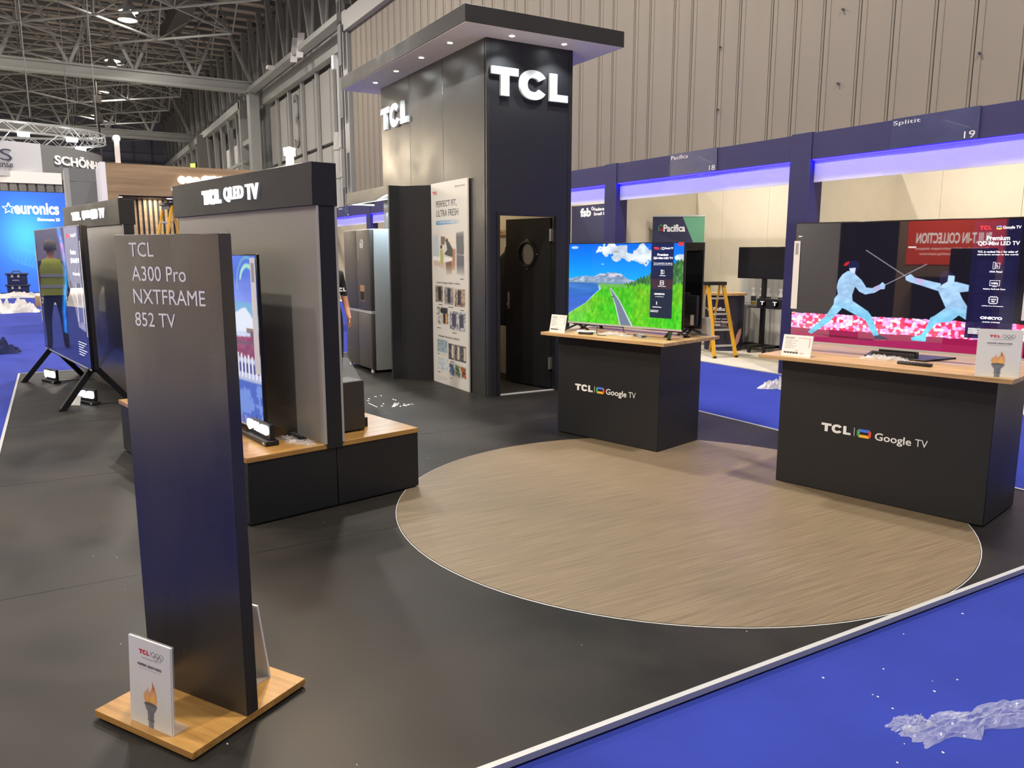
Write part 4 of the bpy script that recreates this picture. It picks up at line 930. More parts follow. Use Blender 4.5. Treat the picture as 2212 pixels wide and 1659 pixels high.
    C = mixc(C, ((U - 0.418) / 0.006) ** 2 + ((V - 0.652) / 0.008) ** 2 < 1, (40, 40, 60))
    sd = (U > 0.7415) & (U < 0.921) & (V < 0.88)
    C = mixc(C, sd, (26, 26, 64), 0.90)
    C = mixc(C, sd & (V > 0.42) & (V < 0.535), (96, 52, 56), 0.55)
    return C
TMp = (3.905, 4.947)
tvm = tv('television on the middle counter showing a lake, green meadow and road', (TMp[0], TMp[1], 0.92), -75.08, 1.133, 0.666, content=lake_col, nx=340, ny=200, depth=0.055)
q = Norm(1.133, 0.666)
q.red.tcl(q.x(0.7573), q.z(0.0827), q.x(0.8011), q.z(0.0575), 0.0015, 0.0006)
q.t('Google TV', ((0.8443, 0.0583), (0.9096, 0.0846))).t('Premium', ((0.7874, 0.1276), (0.8731, 0.1542))).t('QD-Mini LED TV', ((0.7562, 0.1672), (0.9099, 0.195)))
q.t('TCL is ranked No.1 for sales of', ((0.7576, 0.2313), (0.9063, 0.2415))).t('ultra-large screen in the world', ((0.758, 0.2509), (0.9067, 0.2606)))
q.t('HVA Panel', ((0.8101, 0.3715), (0.8552, 0.3818))).t('AIPQ Processor', ((0.798, 0.4942), (0.8619, 0.5035))).t('ONKYO', ((0.7701, 0.5787), (0.8543, 0.5959)), bold=0.06).t('2.1 HiFi System', ((0.7799, 0.6147), (0.8476, 0.6229)))
q.ring((0.8185, 0.3108), (0.828, 0.3613), 0.0018); q.ring((0.83, 0.317), (0.845, 0.355), 0.0018); q.ring((0.8150, 0.4341), (0.8440, 0.4834), 0.003); q.bx((0.82, 0.455), (0.84, 0.462)); q.bx((0.8115, 0.0575), (0.8125, 0.086)); q.ring((0.8216, 0.0588), (0.8401, 0.0843), 0.003)
q.bx((0.76, 0.735), (0.83, 0.741)); q.bx((0.742, 0.775), (0.81, 0.779)); q.bx((0.742, 0.79), (0.805, 0.795)); q.bx((0.79, 0.675), (0.795, 0.71))
q.white.build_each('screen_lettering', M['txtlit'], tvm); q.red.build('screen_logo', M['redlit'], tvm)
MB().box(-0.09, -0.052, -0.001, 0.0015, 0.588, 0.60).build('grey_tab', M['inkgrey'], tvm)
MB().box(0.51, 0.555, -0.001, 0.0015, 0.638, 0.664).build('corner_sticker', M['inkred'], tvm)
def splay_legs(t, w_, z, f=0.10, r_=0.17):
    for s_ in (-1, 1):
        x = s_ * w_
        l = MB().bar((x, 0.02, z), (x + s_ * 0.02, -f, 0.0 - 0.0), 0.022, 0.012)
        l = MB().box(x - 0.03, x + 0.03, 0.005, 0.05, z - 0.012, z + 0.004)
        l.bar((x - 0.015 * s_, 0.02, z - 0.004), (x + 0.045 * s_, -f, 0.006), 0.020, 0.012).bar((x + 0.015 * s_, 0.03, z - 0.004), (x + 0.045 * s_, r_, 0.006), 0.020, 0.012)
        l.bar((x - 0.02 * s_, 0.02, z - 0.006), (x - 0.09 * s_, 0.06, 0.006), 0.020, 0.012)
        for p in ((x + 0.045 * s_, -f), (x + 0.045 * s_, r_), (x - 0.09 * s_, 0.06)): l.box(p[0] - 0.013, p[0] + 0.013, p[1] - 0.013, p[1] + 0.013, 0, 0.006)
        o = l.build('leg', M['blackplastic'], t); o.location = (0, 0, -0.06)
splay_legs(tvm, 0.475, 0.062)

# rear television, back to back on the middle counter
yv = R(-75.4); ux, uy = math.cos(yv), math.sin(yv); nx_, ny_ = -math.sin(yv), math.cos(yv)
def Mc(u, n, z=0.0): return (3.615 + ux * u + nx_ * n, 5.416 + uy * u + ny_ * n, z)
tv2 = tv('black television with its back turned behind the meadow television', Mc(0.505, 0.485, 0.92), -75.4 + 180, 1.133, 0.666, depth=0.075)
MB().box(-0.535, -0.505, 0.0752, 0.0765, 0.03, 0.11).build('rating_sticker', M['card'], tv2)
MB().strut((-0.46, 0.0755, 0.075), (-0.46, 0.080, 0.075), 0.006, n=10).build('socket', M['gap'], tv2)
MB().box(-0.555, -0.38, 0.026, 0.074, 0.02, 0.26).build('speaker_housing', M['tvback'], tv2, bevel=0.01)
MB().box(-0.52, -0.42, 0.026, 0.036, 0.60, 0.612).build('top_clip', M['blackplastic'], tv2)
splay_legs(tv2, 0.475, 0.062)

# ------------------------------------------------------------------ counters
def counter(label, o, yaw, W, D, top, lx):
    t = thing('counter', label, 'counter', (*o, 0), yaw, 'black counters with wooden tops')
    MB().box(0, W, 0.0, D, 0.006, 0.835).build('body', M['blackpaint'], t, bevel=0.003, seg=1)
    MB().box(0.03, W - 0.03, 0.03, D - 0.03, 0, 0.006).build('levelling_feet', M['gap'], t)
    x0, x1, y0, y1 = top
    MB().box(x0, x1, y0, y1, 0.835, 0.860).build('wooden_top', M['oakpale'], t, bevel=0.0015, seg=1)
    (a, b_, c, d), bar_, (ix, iw, iz, ih), (ga, gb_, gc, gd) = lx
    k = MB().tcl(a, c, b_, d, 0, 0.003); k.box(bar_, bar_ + 0.003, -0.002, 0, c, d)
    gw = gb_ - ga; k.text('Google', ga, gc, ga + gw * 0.70, gd, 0, 0.002, 0.012); k.text('TV', ga + gw * 0.77, gc + (gd - gc) * 0.28, gb_, gd, 0, 0.002, -0.004); k.build_each('lettering', M['white'], t)
    google(t, ix, iz, iw, ih, 0, 0.003)
    return t
cR = counter('right black counter with wooden top carrying the fencing television', (4.07, 3.464), -77.3, 1.244, 0.56, (-0.09, 1.35, -0.15, 0.68),
             ((0.292, 0.478, 0.394, 0.446), 0.498, (0.517, 0.086, 0.391, 0.052), (0.625, 0.923, 0.376, 0.436)))
cM = counter('middle black counter with wooden top carrying two televisions', (3.615, 5.416), -75.4, 1.019, 0.57, (-0.066, 1.15, -0.148, 0.62),
             ((0.194, 0.380, 0.388, 0.440), 0.397, (0.415, 0.086, 0.387, 0.052), (0.515, 0.806, 0.374, 0.436)))
yr = R(-77.3)
def Rc(u, n, z=0.86): return (4.07 + math.cos(yr) * u - math.sin(yr) * n, 3.464 + math.sin(yr) * u + math.cos(yr) * n, z)
def Mk(u, n, z=0.86): return Mc(u, n, z)
info_card('small white price card on the left end of the right counter', Rc(0.135, -0.095), -77.3, 0.195, 0.135, '65Q6C')
info_card('small white price card on the left end of the middle counter', Mk(0.06, -0.090), -77, 0.17, 0.145, '55C6K')
t_ = info_card('price card seen from behind on the right end of the middle counter', Mk(1.0, 0.56), -75.4 + 186, 0.21, 0.15, '55C6K')
torch_card('white torch card on the right end of the right counter', Rc(1.262, -0.105), -77.3 + 18, 0.20, 0.25, 6)
def remote(label, loc, yaw, L=0.19, W=0.042):
    t = thing('remote_control', label, 'remote control', loc, yaw)
    MB().box(-L / 2, L / 2, -W / 2, W / 2, 0, 0.018).build('body', M['blackplastic'], t, bevel=0.006)
    k = MB()
    for i in range(6):
        for j in (-1, 0, 1): k.strut((-L * 0.28 + i * L * 0.1, j * 0.011, 0.018), (-L * 0.28 + i * L * 0.1, j * 0.011, 0.0195), 0.003, n=8)
    k.build('button', M['inkgrey'], t); k = MB().strut((L * 0.34, 0, 0.018), (L * 0.34, 0, 0.0195), 0.012, n=14); k.build('navigation_ring', M['ink'], t)
    return t
remote('black remote control lying on the right counter in front of the bag', Rc(0.80, 0.04), -77.3 - 4)
fb = thing('plastic_bag', 'clear plastic bag lying on the right counter before the stand', 'plastic bag', Rc(0.62, 0.10, 0.8605), -77.3)
crumple(MB(), 0.34, 0.11, 0.045, 3).build('film', M['film'], fb)
fb = thing('cable_bag', 'clear bag with coiled white cable on the middle counter', 'plastic bag', Mk(0.26, 0.05, 0.8605), -75)
MB().lathe([(0.05, 0.004), (0.085, 0.006), (0.09, 0.016), (0.05, 0.018)], n=24, sy=0.7).build('cable_coil', M['white'], fb, smooth=True)
crumple(MB(), 0.24, 0.13, 0.022, 5).build('film', M['film'], fb); MB().lathe([(0, 0.0), (0.018, 0.0), (0.018, 0.021), (0, 0.021)], n=14).build('orange_core', mat('orange_plastic', S(224, 140, 60), 0.5), fb)
fb = thing('plastic_bag', 'crumpled clear bag in the middle of the middle counter', 'plastic bag', Mk(0.56, 0.04, 0.8605), -75)
crumple(MB(), 0.30, 0.09, 0.035, 7).build('film', M['film'], fb)
remote('black remote control poking out of the cable bag', Mk(0.33, -0.04), -60, 0.12)
fb = thing('wrapped_remote', 'remote control in clear wrapping near the right leg of the meadow television', 'remote control', Mk(0.76, 0.10, 0.8605), -100)
MB().box(-0.08, 0.08, -0.02, 0.02, 0.0, 0.016).build('body', M['blackplastic'], fb, bevel=0.005); crumple(MB(), 0.20, 0.08, 0.03, 9).build('film', M['film'], fb)
cbm = MB().tube([(3.70, 4.99, 0.93), (3.69, 4.985, 0.89), (3.68, 4.96, 0.864), (3.72, 4.9, 0.864)], 0.003, 5).tube([(3.86, 4.87, 0.93), (3.88, 4.87, 0.864), (3.95, 4.9, 0.864)], 0.003, 5)
tag(cbm.build('power_cable', M['blackplastic']), 'thin black cable hanging from under the meadow television', 'cable')

# ------------------------------------------------------------------ tall television on easel legs (left)
def tall_col(U, V):
    n = fbm(U * 5, V * 6, 4, 40); C = np.stack([0.06 + 0.04 * n, 0.07 + 0.05 * n, 0.13 + 0.08 * n], -1)
    d = np.abs(U - 0.60 - 0.05 * np.sin(V * 6) - 0.08 * (fbm(U * 3, V * 5, 3, 4) - 0.5)); a = np.clip(1 - d / 0.07, 0, 1) * (0.5 + n) * (V < 0.80)
    hue = fbm(U * 4, V * 7, 3, 44)
    C = C * (1 - a[..., None]) + np.stack([0.15 + 0.85 * np.clip(1.2 - 3 * V, 0, 1) * (hue > 0.45), 0.35 + 0.5 * hue, 0.95 + 0 * V], -1) * a[..., None]
    C = mixc(C, inpoly([(0.70, 0.0), (0.96, 0.0), (0.965, 0.74), (0.84, 0.72), (0.80, 0.58), (0.70, 0.42)], U, V), (150, 148, 160), 0.9)
    C = mixc(C, inpoly([(0.72, 0.40), (0.76, 0.38), (0.84, 0.52), (0.90, 0.70), (0.86, 0.70), (0.80, 0.56)], U, V), (110, 96, 110), 0.8)
    for (x, y0, y1, w0) in ((0.895, 0.30, 0.36, 0.02), (0.90, 0.40, 0.56, 0.045), (0.90, 0.57, 0.68, 0.05)):
        C = mixc(C, (np.abs(U - x) < w0) & (V > y0) & (V < y1), (70, 72, 92), 0.7); C = mixc(C, (np.abs(np.abs(U - x) - w0) < 0.006) & (V > y0) & (V < y1), (214, 216, 224), 0.8)
    return C
LTp = (0.05, 9.75); Ly = -80.6
tl = tv('tall television on a splayed easel stand at the left edge of the deck', (LTp[0], LTp[1], 0.367), Ly, 2.45, 1.40, 0.095, tall_col, 220, 120)
MB().box(-1.222, 1.222, 0.026, 0.07, 0.003, 1.397).build('rear_frame', M['tvback'], tl, bevel=0.004, seg=1)
q = Norm(2.45, 1.40)
q.t('Google TV', ((0.83, 0.055), (0.93, 0.085))).t('Premium', ((0.80, 0.165), (0.90, 0.20))).t('QD-Mini LED TV', ((0.79, 0.225), (0.95, 0.265))).t('TCL is ranked No.1', ((0.81, 0.325), (0.94, 0.345)))
for i in range(6): q.bx((0.80, 0.82 + i * 0.018), (0.95 - 0.03 * (i % 3), 0.824 + i * 0.018))
q.red.tcl(q.x(0.74), q.z(0.085), q.x(0.80), q.z(0.055), 0.0015, 0.0006)
q.white.build('screen_lettering', M['txtlit'], tl); q.red.build('screen_logo', M['redlit'], tl)
MB().box(-1.222, -1.19, -0.003, -0.001, 0.33, 1.25).build('edge_strip', M['card'], tl); MB().box(1.19, 1.222, -0.003, -0.001, 0.33, 1.25).build('edge_strip', M['card'], tl)
MB().box(-1.1, 1.1, 0.03, 0.07, -0.03, 0.02).build('cross_bar', M['blackmetal'], tl)
for s_, xt in ((-1, -1.0), (1, 1.12)):
    for yf in (-0.27, 0.36):
        xb = xt + 0.06 * s_
        l = MB().bar((xt, 0.045 + (0.03 if yf > 0 else -0.03), 0.0), (xb, yf, -0.362), 0.035, 0.055).bar((xt, 0.045, 0.02), (xt, 0.045 + (0.05 if yf > 0 else -0.05), -0.02), 0.035, 0.055)
        l.box(xb - 0.03, xb + 0.03, yf - 0.035, yf + 0.035, -0.367, -0.352); l.build('leg', M['blackmetal'], tl)
def block_sign(label, loc, yaw, L, H, words, group='lit block signs'):
    t = thing('block_sign', label, 'lit sign', loc, yaw, group)
    MB().box(-L / 2 - 0.02, L / 2 + 0.02, -0.035, 0.045, 0, 0.03).build('base', M['blackplastic'], t, bevel=0.003, seg=1)
    MB().box(-L / 2, L / 2, 0.0, 0.03, 0.03, H).build('back_box', M['blackplastic'], t, bevel=0.003, seg=1)
    MB().text(words, -L / 2 + 0.01, 0.045, L / 2 - 0.01, H - 0.015, 0.0, 0.012, 0.02).build('lit_letters', M['lit'], t)
    MB().tcl(L / 2 - 0.035, 0.008, L / 2, 0.020, -0.035, 0.001).build('base_logo', M['white'], t)
    return t
block_sign('lit block sign on the deck under the left leg of the tall television', (-0.12, 10.56, 0), -68, 0.30, 0.155, 'QD-Mini LED')
block_sign('lit block sign on the deck under the middle of the tall television', (0.19, 8.86, 0), -60, 0.30, 0.15, 'QD-Mini LED')
t_ = thing('clear_card_stand', 'small clear card stand in front of the second floor block sign', 'card stand', (0.09, 8.80, 0), -40)
MB().box(-0.05, 0.05, 0, 0.003, 0, 0.10, Matrix.Rotation(R(-15), 4, 'X')).build('card_body', M['card'], t_); MB().box(-0.05, 0.05, 0, 0.06, 0, 0.002).build('acrylic_foot', M['acrylic'], t_)
cc_ = MB().tube([(-0.08, 10.5, 0.004), (0.1, 10.6, 0.004), (0.3, 10.55, 0.004), (0.55, 10.7, 0.004)], 0.004, 5).tube([(0.3, 8.75, 0.004), (0.5, 8.7, 0.004), (0.62, 8.9, 0.004)], 0.004, 5)
tag(cc_.build('floor_cable', M['blackplastic']), 'thin black cables running from the floor block signs', 'cable')

# ------------------------------------------------------------------ television with palace picture on the plinth, sign, remote, box
def palace_col(U, V):
    n = fbm(U * 12, V * 8, 4, 60); C = np.stack([0.30 + 0.10 * n, 0.40 + 0.12 * n, 0.78 + 0.10 * n], -1)
    C = mixc(C, (V > 0.27) & (V < 0.40), (70, 150, 190), 0.8)
    r_ = np.hypot((U - 0.93) * 1.78, V - 0.17); C = mixc(C, (r_ > 0.10) & (r_ < 0.125) & (V < 0.14), (170, 226, 190), 0.9)
    C = mixc(C, inpoly([(0.6, 0.5), (0.7, 0.36), (0.82, 0.33), (0.9, 0.30), (0.96, 0.36), (1.0, 0.34), (1.0, 0.48), (0.6, 0.52)], U, V - 0.05 * (n - 0.5)), (200, 206, 220), 0.95)
    C = mixc(C, (np.abs(r_ - 0.16) < 0.008) & (V < 0.2), (120, 180, 190), 0.7)
    C = mixc(C, (V > 0.46 + 0.1 * (1 - U)) & (V < 0.62), (146, 78, 92)); C = mixc(C, (V > 0.46) & (V < 0.60) & (n > 0.55), (120, 58, 66), 0.6); C = mixc(C, (V > 0.42) & (V < 0.445) & (U > 0.90) & (fbm(U * 60, V * 0, 2, 3) > 0.4), (96, 70, 70)); C = mixc(C, (V > 0.44) & (V < 0.465) & (U > 0.93), (112, 84, 84)); C = mixc(C, (V > 0.50) & (V < 0.52) & (U < 0.95), (112, 84, 84))
    C = mixc(C, (V > 0.60) & (V < 0.74), (170, 176, 196)); bal = (np.sin(U * 210) > 0.1) & (V > 0.565 + 0.03 * fbm(U * 50, V * 0, 2, 9)) & (V < 0.72); C = mixc(C, bal, (216, 214, 222)); C = mixc(C, (~bal) & (V > 0.63) & (V < 0.69), (70, 70, 110))
    C = mixc(C, V > 0.74, (74, 96, 170)); C = mixc(C, (V > 0.75) & (n > 0.55), (132, 160, 214), 0.6); C = mixc(C, (V > 0.82) & (n < 0.42), (44, 52, 120), 0.7)
    return C
P1 = B(1.93, 4.335 + 0.86)
tq = tv('television on the low plinth showing a palace, half hidden by the pillar', (P1[0], P1[1], 0.455), YB - 90, 1.72, 1.04, 0.05, palace_col, 220, 130)
MB().box(0.79, 0.855, -0.004, -0.001, 0.34, 1.02).build('edge_strip', M['card'], tq); MB().box(0.805, 0.842, -0.0045, -0.004, 0.88, 0.99).build('strip_label', M['inkgrey'], tq)
MB().box(-0.3, 0.3, -0.06, 0.14, -0.06, -0.048).box(-0.12, 0.12, 0.01, 0.05, -0.05, 0.05).build('stand', M['blackplastic'], tq)
p_ = B(1.925, 4.40, 0.395); block_sign('lit block sign on the plinth in front of the palace television', p_, YB - 90 - 4, 0.36, 0.125, 'QD-MiniLED')
remote('black remote control on the plinth beside the plastic bag', B(2.115, 4.30, 0.40), YB - 96, 0.24, 0.04)
fb = thing('plastic_bag', 'clear plastic bag crumpled on the plinth under the remote control', 'plastic bag', B(2.07, 4.22, 0.3955), YB - 80)
crumple(MB(), 0.34, 0.14, 0.03, 12).build('film', M['film'], fb)
bxp = B(2.47, 4.24, 0.395)
sp = thing('speaker_box', 'dark brown speaker box on the right of the plinth', 'speaker', bxp, YB)
MB().box(-0.12, 0.07, -0.035, 0.16, 0.012, 0.32).build('cabinet', mat('speaker_brown', (0.045, 0.038, 0.034), 0.5, bump=0.2, bscale=300), sp, bevel=0.003, seg=1)
for x in (-0.1, 0.05): MB().box(x - 0.015, x + 0.015, -0.03, 0.0, 0, 0.012).build('foot', M['gap'], sp)
MB().box(0.10, 0.14, 0.05, 0.08, 0, 0.06).build('plug', M['blackplastic'], sp)
t_ = thing('slanted_card_stand', 'clear slanted card stand on top of the speaker box', 'card stand', B(2.44, 4.26, 0.716), YB)
MB().add([(-0.09, -0.03, 0.0), (0.095, -0.03, 0.0), (0.045, 0.03, 0.14), (-0.09, 0.03, 0.15)], [(0, 1, 2, 3)]).build('acrylic_panel', M['acrylic'], t_)
k = MB()
for i in range(5): k.box(-0.08, 0.0, 0, 0.0005, 0.03 + 0.02 * i, 0.033 + 0.02 * i, Matrix.Translation((0, -0.032, 0)) @ Matrix.Rotation(R(-20), 4, 'X'))
k.build('lettering', M['inkgrey'], t_)

# ------------------------------------------------------------------ pillar sign in front
PO = (0.178, 2.808); Py = -58.576
sg = thing('pillar_sign', 'tall black pillar sign with white lettering on a wooden base board in front', 'sign', (*PO, 0), Py)
MB().box(0.0, 0.4699, 0.0, 0.047, 0.031, 1.557).build('pillar_body', M['pillar'], sg, bevel=0.001, seg=1)
bb = [(-0.150 , -0.0)]
def wl(x, y):      # world -> pillar frame
    c, s_ = math.cos(R(Py)), math.sin(R(Py)); dx, dy = x - PO[0], y - PO[1]; return (dx * c + dy * s_, -dx * s_ + dy * c)
a, b_, c = wl(0.001, 2.698), wl(0.242, 2.298), wl(0.647, 2.542); d = (a[0] + c[0] - b_[0], a[1] + c[1] - b_[1])
MB().prismz([a, b_, c, d], 0.008, 0.031).build('base_board', M['oak'], sg, bevel=0.001, seg=1)
e_ = [(p[0] * 0.96 + 0.012, p[1] * 0.96) for p in (a, b_, c, d)]
MB().prismz(e_, 0, 0.008).build('base_underside', M['gap'], sg)
k = MB().text('TCL', 0.070, 1.489, 0.184, 1.533, 0, 0.0012).text('A300 Pro', 0.074, 1.414, 0.322, 1.460, 0, 0.0012).text('NXTFRAME', 0.074, 1.344, 0.400, 1.389, 0, 0.0012).text('852 TV', 0.074, 1.272, 0.262, 1.316, 0, 0.0012)
k.build_each('lettering', M['white'], sg)
def Pc(u, n, z=0.031):
    c, s_ = math.cos(R(Py)), math.sin(R(Py)); return (PO[0] + u * c - n * s_, PO[1] + u * s_ + n * c, z)
torch_card('white torch card standing before the tall pillar sign', Pc(0.252, -0.186), Py, 0.196, 0.285, 3, 0.055)
t_ = torch_card('torch card standing behind the tall pillar sign, seen from behind', Pc(0.258, 0.215), Py + 180, 0.196, 0.285, 8, 0.065)

# plastic film on the front carpet
fb = thing('plastic_film', 'long crumpled clear plastic film on the blue carpet at the lower right', 'plastic film', (2.56, 1.245, FZ), -12)
crumple(MB(), 0.66, 0.16, 0.035, 21, 60, 18, [0.9, 1.3, 0.45, 1.1, 1.3]).build('film', M['film'], fb)
crumple(MB(), 0.16, 0.09, 0.03, 23).build('loose_flap', M['film'], fb).location = (-0.27, 0.06, 0.0)
fb = thing('plastic_scrap', 'crumpled white plastic scrap on the carpet left of the right counter', 'plastic film', (7.10, 6.06, FZ), -60)
crumple(MB(), 0.42, 0.30, 0.14, 25).build('film', M['filmwhite'], fb)

# ------------------------------------------------------------------ row of shell-scheme booths
XS = 7.936; XB = 9.80
bt = thing('booth_row', 'row of indigo shell-scheme booths with blue lit headers along the hall wall', 'booth', (0, 0, 0))
posts = [6.512, 10.27, 14.03, 17.8, 21.6, 25.4, 29.2, 2.75, -1.0]
for y in posts: 
    MB().box(XS, XS + 0.235, y, y + 0.302, FZ, 2.93).build('post', M['indigo'], bt, bevel=0.002, seg=1)
    MB().box(XS + 0.235, XB, y + 0.13, y + 0.17, FZ, 2.70).build('divider_panel', M['cream'], bt)
ys = sorted(posts)
for i in range(len(ys) - 1):
    a, c = ys[i] + 0.302, ys[i + 1]
    MB().box(XS + 0.012, XS + 0.05, a, c, 2.613, 2.918).build('header_board', M['indigo'], bt)
    MB().box(XS + 0.082, XS + 0.10, a, c, 2.350, 2.613).build('white_fascia', M['softwhite'], bt)
    MB().box(XS + 0.03, XS + 0.042, a + 0.01, c - 0.01, 2.600, 2.612).build('led_strip', M['ledblue'], bt)
    MB().box(XS + 0.07, XB, a - 0.13, c + 0.13, 2.93, 2.95).build('ceiling_beam', M['cream'], bt) if False else None
    y = a
    j = 0
    while y < c + 0.1:
        e = min(y + 0.98, c + 0.13)
        MB().box(XB, XB + 0.03, y - 0.13 if j == 0 else y, e, FZ, 2.70).build('wall_panel', M['cream'], bt); y = e + 0.004; j += 1
MB().box(XS - 0.012, XB, -1.0, 29.4, FZ, FZ + 0.012).build('booth_floor', M['boothfloor'], bt)
def fascia_label(label, y1, y0, name, num):
    t = thing('fascia_label', label, 'sign', (XS + 0.012, y1, 0), -90, 'name panels on the booth headers')
    W = y1 - y0; MB().box(0, W, -0.012, 0, 2.614, 2.926).build('panel', M['fascialabel'], t)
    k = MB().text(name, 0.02, 2.845, 0.02 + 0.044 * len(name), 2.90, -0.012, 0.001); k.text(num, W - 0.14, 2.632, W - 0.03, 2.70, -0.012, 0.001); k.build_each('lettering', M['softwhite'], t)
    k = MB()
    for i in range(9): k.tube([(W * 0.62 + 0.03 * i + 0.04 * math.cos(R(a)), -0.0125, 2.80 - 0.012 * i + 0.04 * math.sin(R(a))) for a in range(20, 200, 20)], 0.0007, 4)
    k.build('line_pattern', M['inkgrey'], t)
fascia_label('name panel on the booth header above the middle counter', 9.00, 8.06, 'Pacifica', '18')
fascia_label('name panel on the booth header above the fencing television', 5.48, 4.54, 'Splitit', '19')
fascia_label('name panel on the far booth header beside the fridge', 24.4, 23.4, 'Pacifica', '14')
# printed wall with lettering in the booth left of the first post
pw = thing('printed_wall', 'dark navy printed wall with white lettering behind the tower edge', 'printed wall', (9.77, 14.9, 0), -90)
MB().box(0.75, 4.4, -0.012, 0, 0.0, 2.50).build('panel', M['navyprint'], pw)
MB().text('fsb', 1.07, 2.26, 1.45, 2.44, -0.012, 0.002, 0.04).text('Federation of', 1.55, 2.365, 2.25, 2.43, -0.012, 0.002, 0.02).text('Small Businesses', 1.55, 2.275, 2.45, 2.335, -0.012, 0.002, 0.02).tube([(1.50 + 0.03 * math.cos(R(a)), -0.013, 2.42 + 0.03 * math.sin(R(a))) for a in range(0, 360, 30)], 0.008, 5, True).build_each('lettering', M['white'], pw)
MB().box(1.2, 1.9, -0.016, -0.012, 0.5, 1.35).build('picture_block', M['navy'], pw)
# roll-up banner
rb = thing('roll_up_banner', 'navy and green roll-up banner with white name in the booth', 'banner', (9.0, 9.95, FZ + 0.012), -42)
ba = MB().box(-0.42, 0.42, -0.004, 0.004, 0.06, 2.12).build('banner_sheet', M['navyprint'], rb)
MB().prism([(0.06, 2.12), (0.42, 2.12), (0.42, 1.30)], -0.0055, -0.004).build('green_corner', M['green'], rb)
MB().box(-0.43, 0.43, -0.012, 0.012, 2.115, 2.14).build('top_rail', M['silver'], rb); MB().box(-0.43, 0.43, -0.06, 0.06, 0, 0.07).build('base', M['silver'], rb)
MB().text('Pacifica', -0.24, 1.87, 0.11, 1.99, -0.0055, 0.001, 0.03).build('lettering', M['white'], rb)
k = MB().tube([(-0.32, -0.006, 1.88), (-0.32, -0.006, 1.95), (-0.285, -0.006, 1.985), (-0.25, -0.006, 1.95)], 0.006, 5); k.build('emblem', M['gg'], rb)
k = MB().tube([(-0.25, -0.006, 1.95), (-0.25, -0.006, 1.89), (-0.29, -0.006, 1.89), (-0.29, -0.006, 1.93)], 0.006, 5); k.build('emblem', M['gr'], rb)
# oval promo counter with printed wrap
pc = thing('promo_counter', 'oval promotional counter with navy printed wrap and wooden top behind the ladder', 'counter', (9.20, 9.03, FZ + 0.012), -48)
def promo_col(U, V):
    n = fbm(U * 8, V * 8, 3, 70); C = np.stack([0.13 + 0.03 * n, 0.12 + 0.03 * n, 0.20 + 0.04 * n], -1)
    C = mixc(C, (V > 0.50) & (V < 0.60) & (U < 0.66), (150, 128, 124), 0.7); C = mixc(C, (V > 0.46) & (V < 0.50) & (U < 0.66), (110, 84, 96), 0.7)
    C = mixc(C, (V > 0.53) & (V < 0.57) & ((U * 9) % 1 < 0.3) & (U < 0.66), (30, 28, 40))
    C = mixc(C, (V > 0.66) & (V < 0.86) & (U > 0.10) & (U < 0.56), (24, 22, 32)); C = mixc(C, (V > 0.68) & (V < 0.84) & (U > 0.12) & (U < 0.54) & ((U * 20) % 1 < 0.2), (80, 76, 90), 0.7)
    m = inpoly([(0.66, 0.99), (0.64, 0.75), (0.70, 0.58), (0.78, 0.48), (0.86, 0.46), (0.93, 0.52), (0.94, 0.75), (0.84, 0.95)], U, V); C = mixc(C, m, (22, 20, 34))
    C = mixc(C, inpoly([(0.70, 0.93), (0.74, 0.75), (0.80, 0.64), (0.86, 0.62), (0.87, 0.72), (0.80, 0.90), (0.74, 0.98)], U, V), (196, 146, 130))
    return C
pm = printed('printed_wrap', 0, 1, 0.06, 0.84, 110, 90, promo_col, M['print'], pc)
for v in pm.data.vertices:
    a = math.pi + v.co.x * math.pi; v.co = (0.30 * math.cos(a), 0.26 * math.sin(a), v.co.z)
cw = MB(); cw.lathe([(0.295, 0.0), (0.295, 0.87)], n=36, sy=0.86); cw.build('counter_body', M['navyprint'], pc, smooth=True)
MB().lathe([(0.0, 0.87), (0.335, 0.87), (0.335, 0.905), (0.0, 0.905)], n=40, sy=0.9).build('wooden_top', M['oakpale'], pc, smooth=True)
k = MB().text('Pacifica', -0.16, 0.63, 0.02, 0.69, -0.265, 0.004, 0.03).text('Start your own', -0.22, 0.49, 0.05, 0.52, -0.275, 0.004, 0.02).text('Appliance Repair', -0.22, 0.445, 0.08, 0.475, -0.275, 0.004, 0.03).text('Business.', -0.22, 0.40, -0.03, 0.43, -0.275, 0.004, 0.03); k.build_each('lettering', M['white'], pc)
# zig-zag leaflet stand
zs = thing('leaflet_stand', 'grey folding zig-zag leaflet stand behind the ladder', 'leaflet stand', (9.30, 9.85, FZ + 0.012), -40)
k = MB(); z = 0.02
for i in range(5):
    for x in (-0.14, 0.14):
        k.strut((x, -0.12, z), (x, 0.12, z + 0.27), 0.010).strut((x, 0.12, z), (x, -0.12, z + 0.27), 0.008)
    k.strut((-0.14, 0.12, z + 0.27), (0.14, 0.12, z + 0.27), 0.010).strut((-0.14, -0.12, z + 0.27), (0.14, -0.12, z + 0.27), 0.008); z += 0.27
k.build('frame', M['silver'], zs)
for i in range(4): MB().add([(-0.12, -0.1, 0.10 + 0.27 * i), (0.12, -0.1, 0.10 + 0.27 * i), (0.12, 0.06, 0.25 + 0.27 * i), (-0.12, 0.06, 0.25 + 0.27 * i)], [(0, 1, 2, 3)]).build('tray', M['inkgrey'], zs)
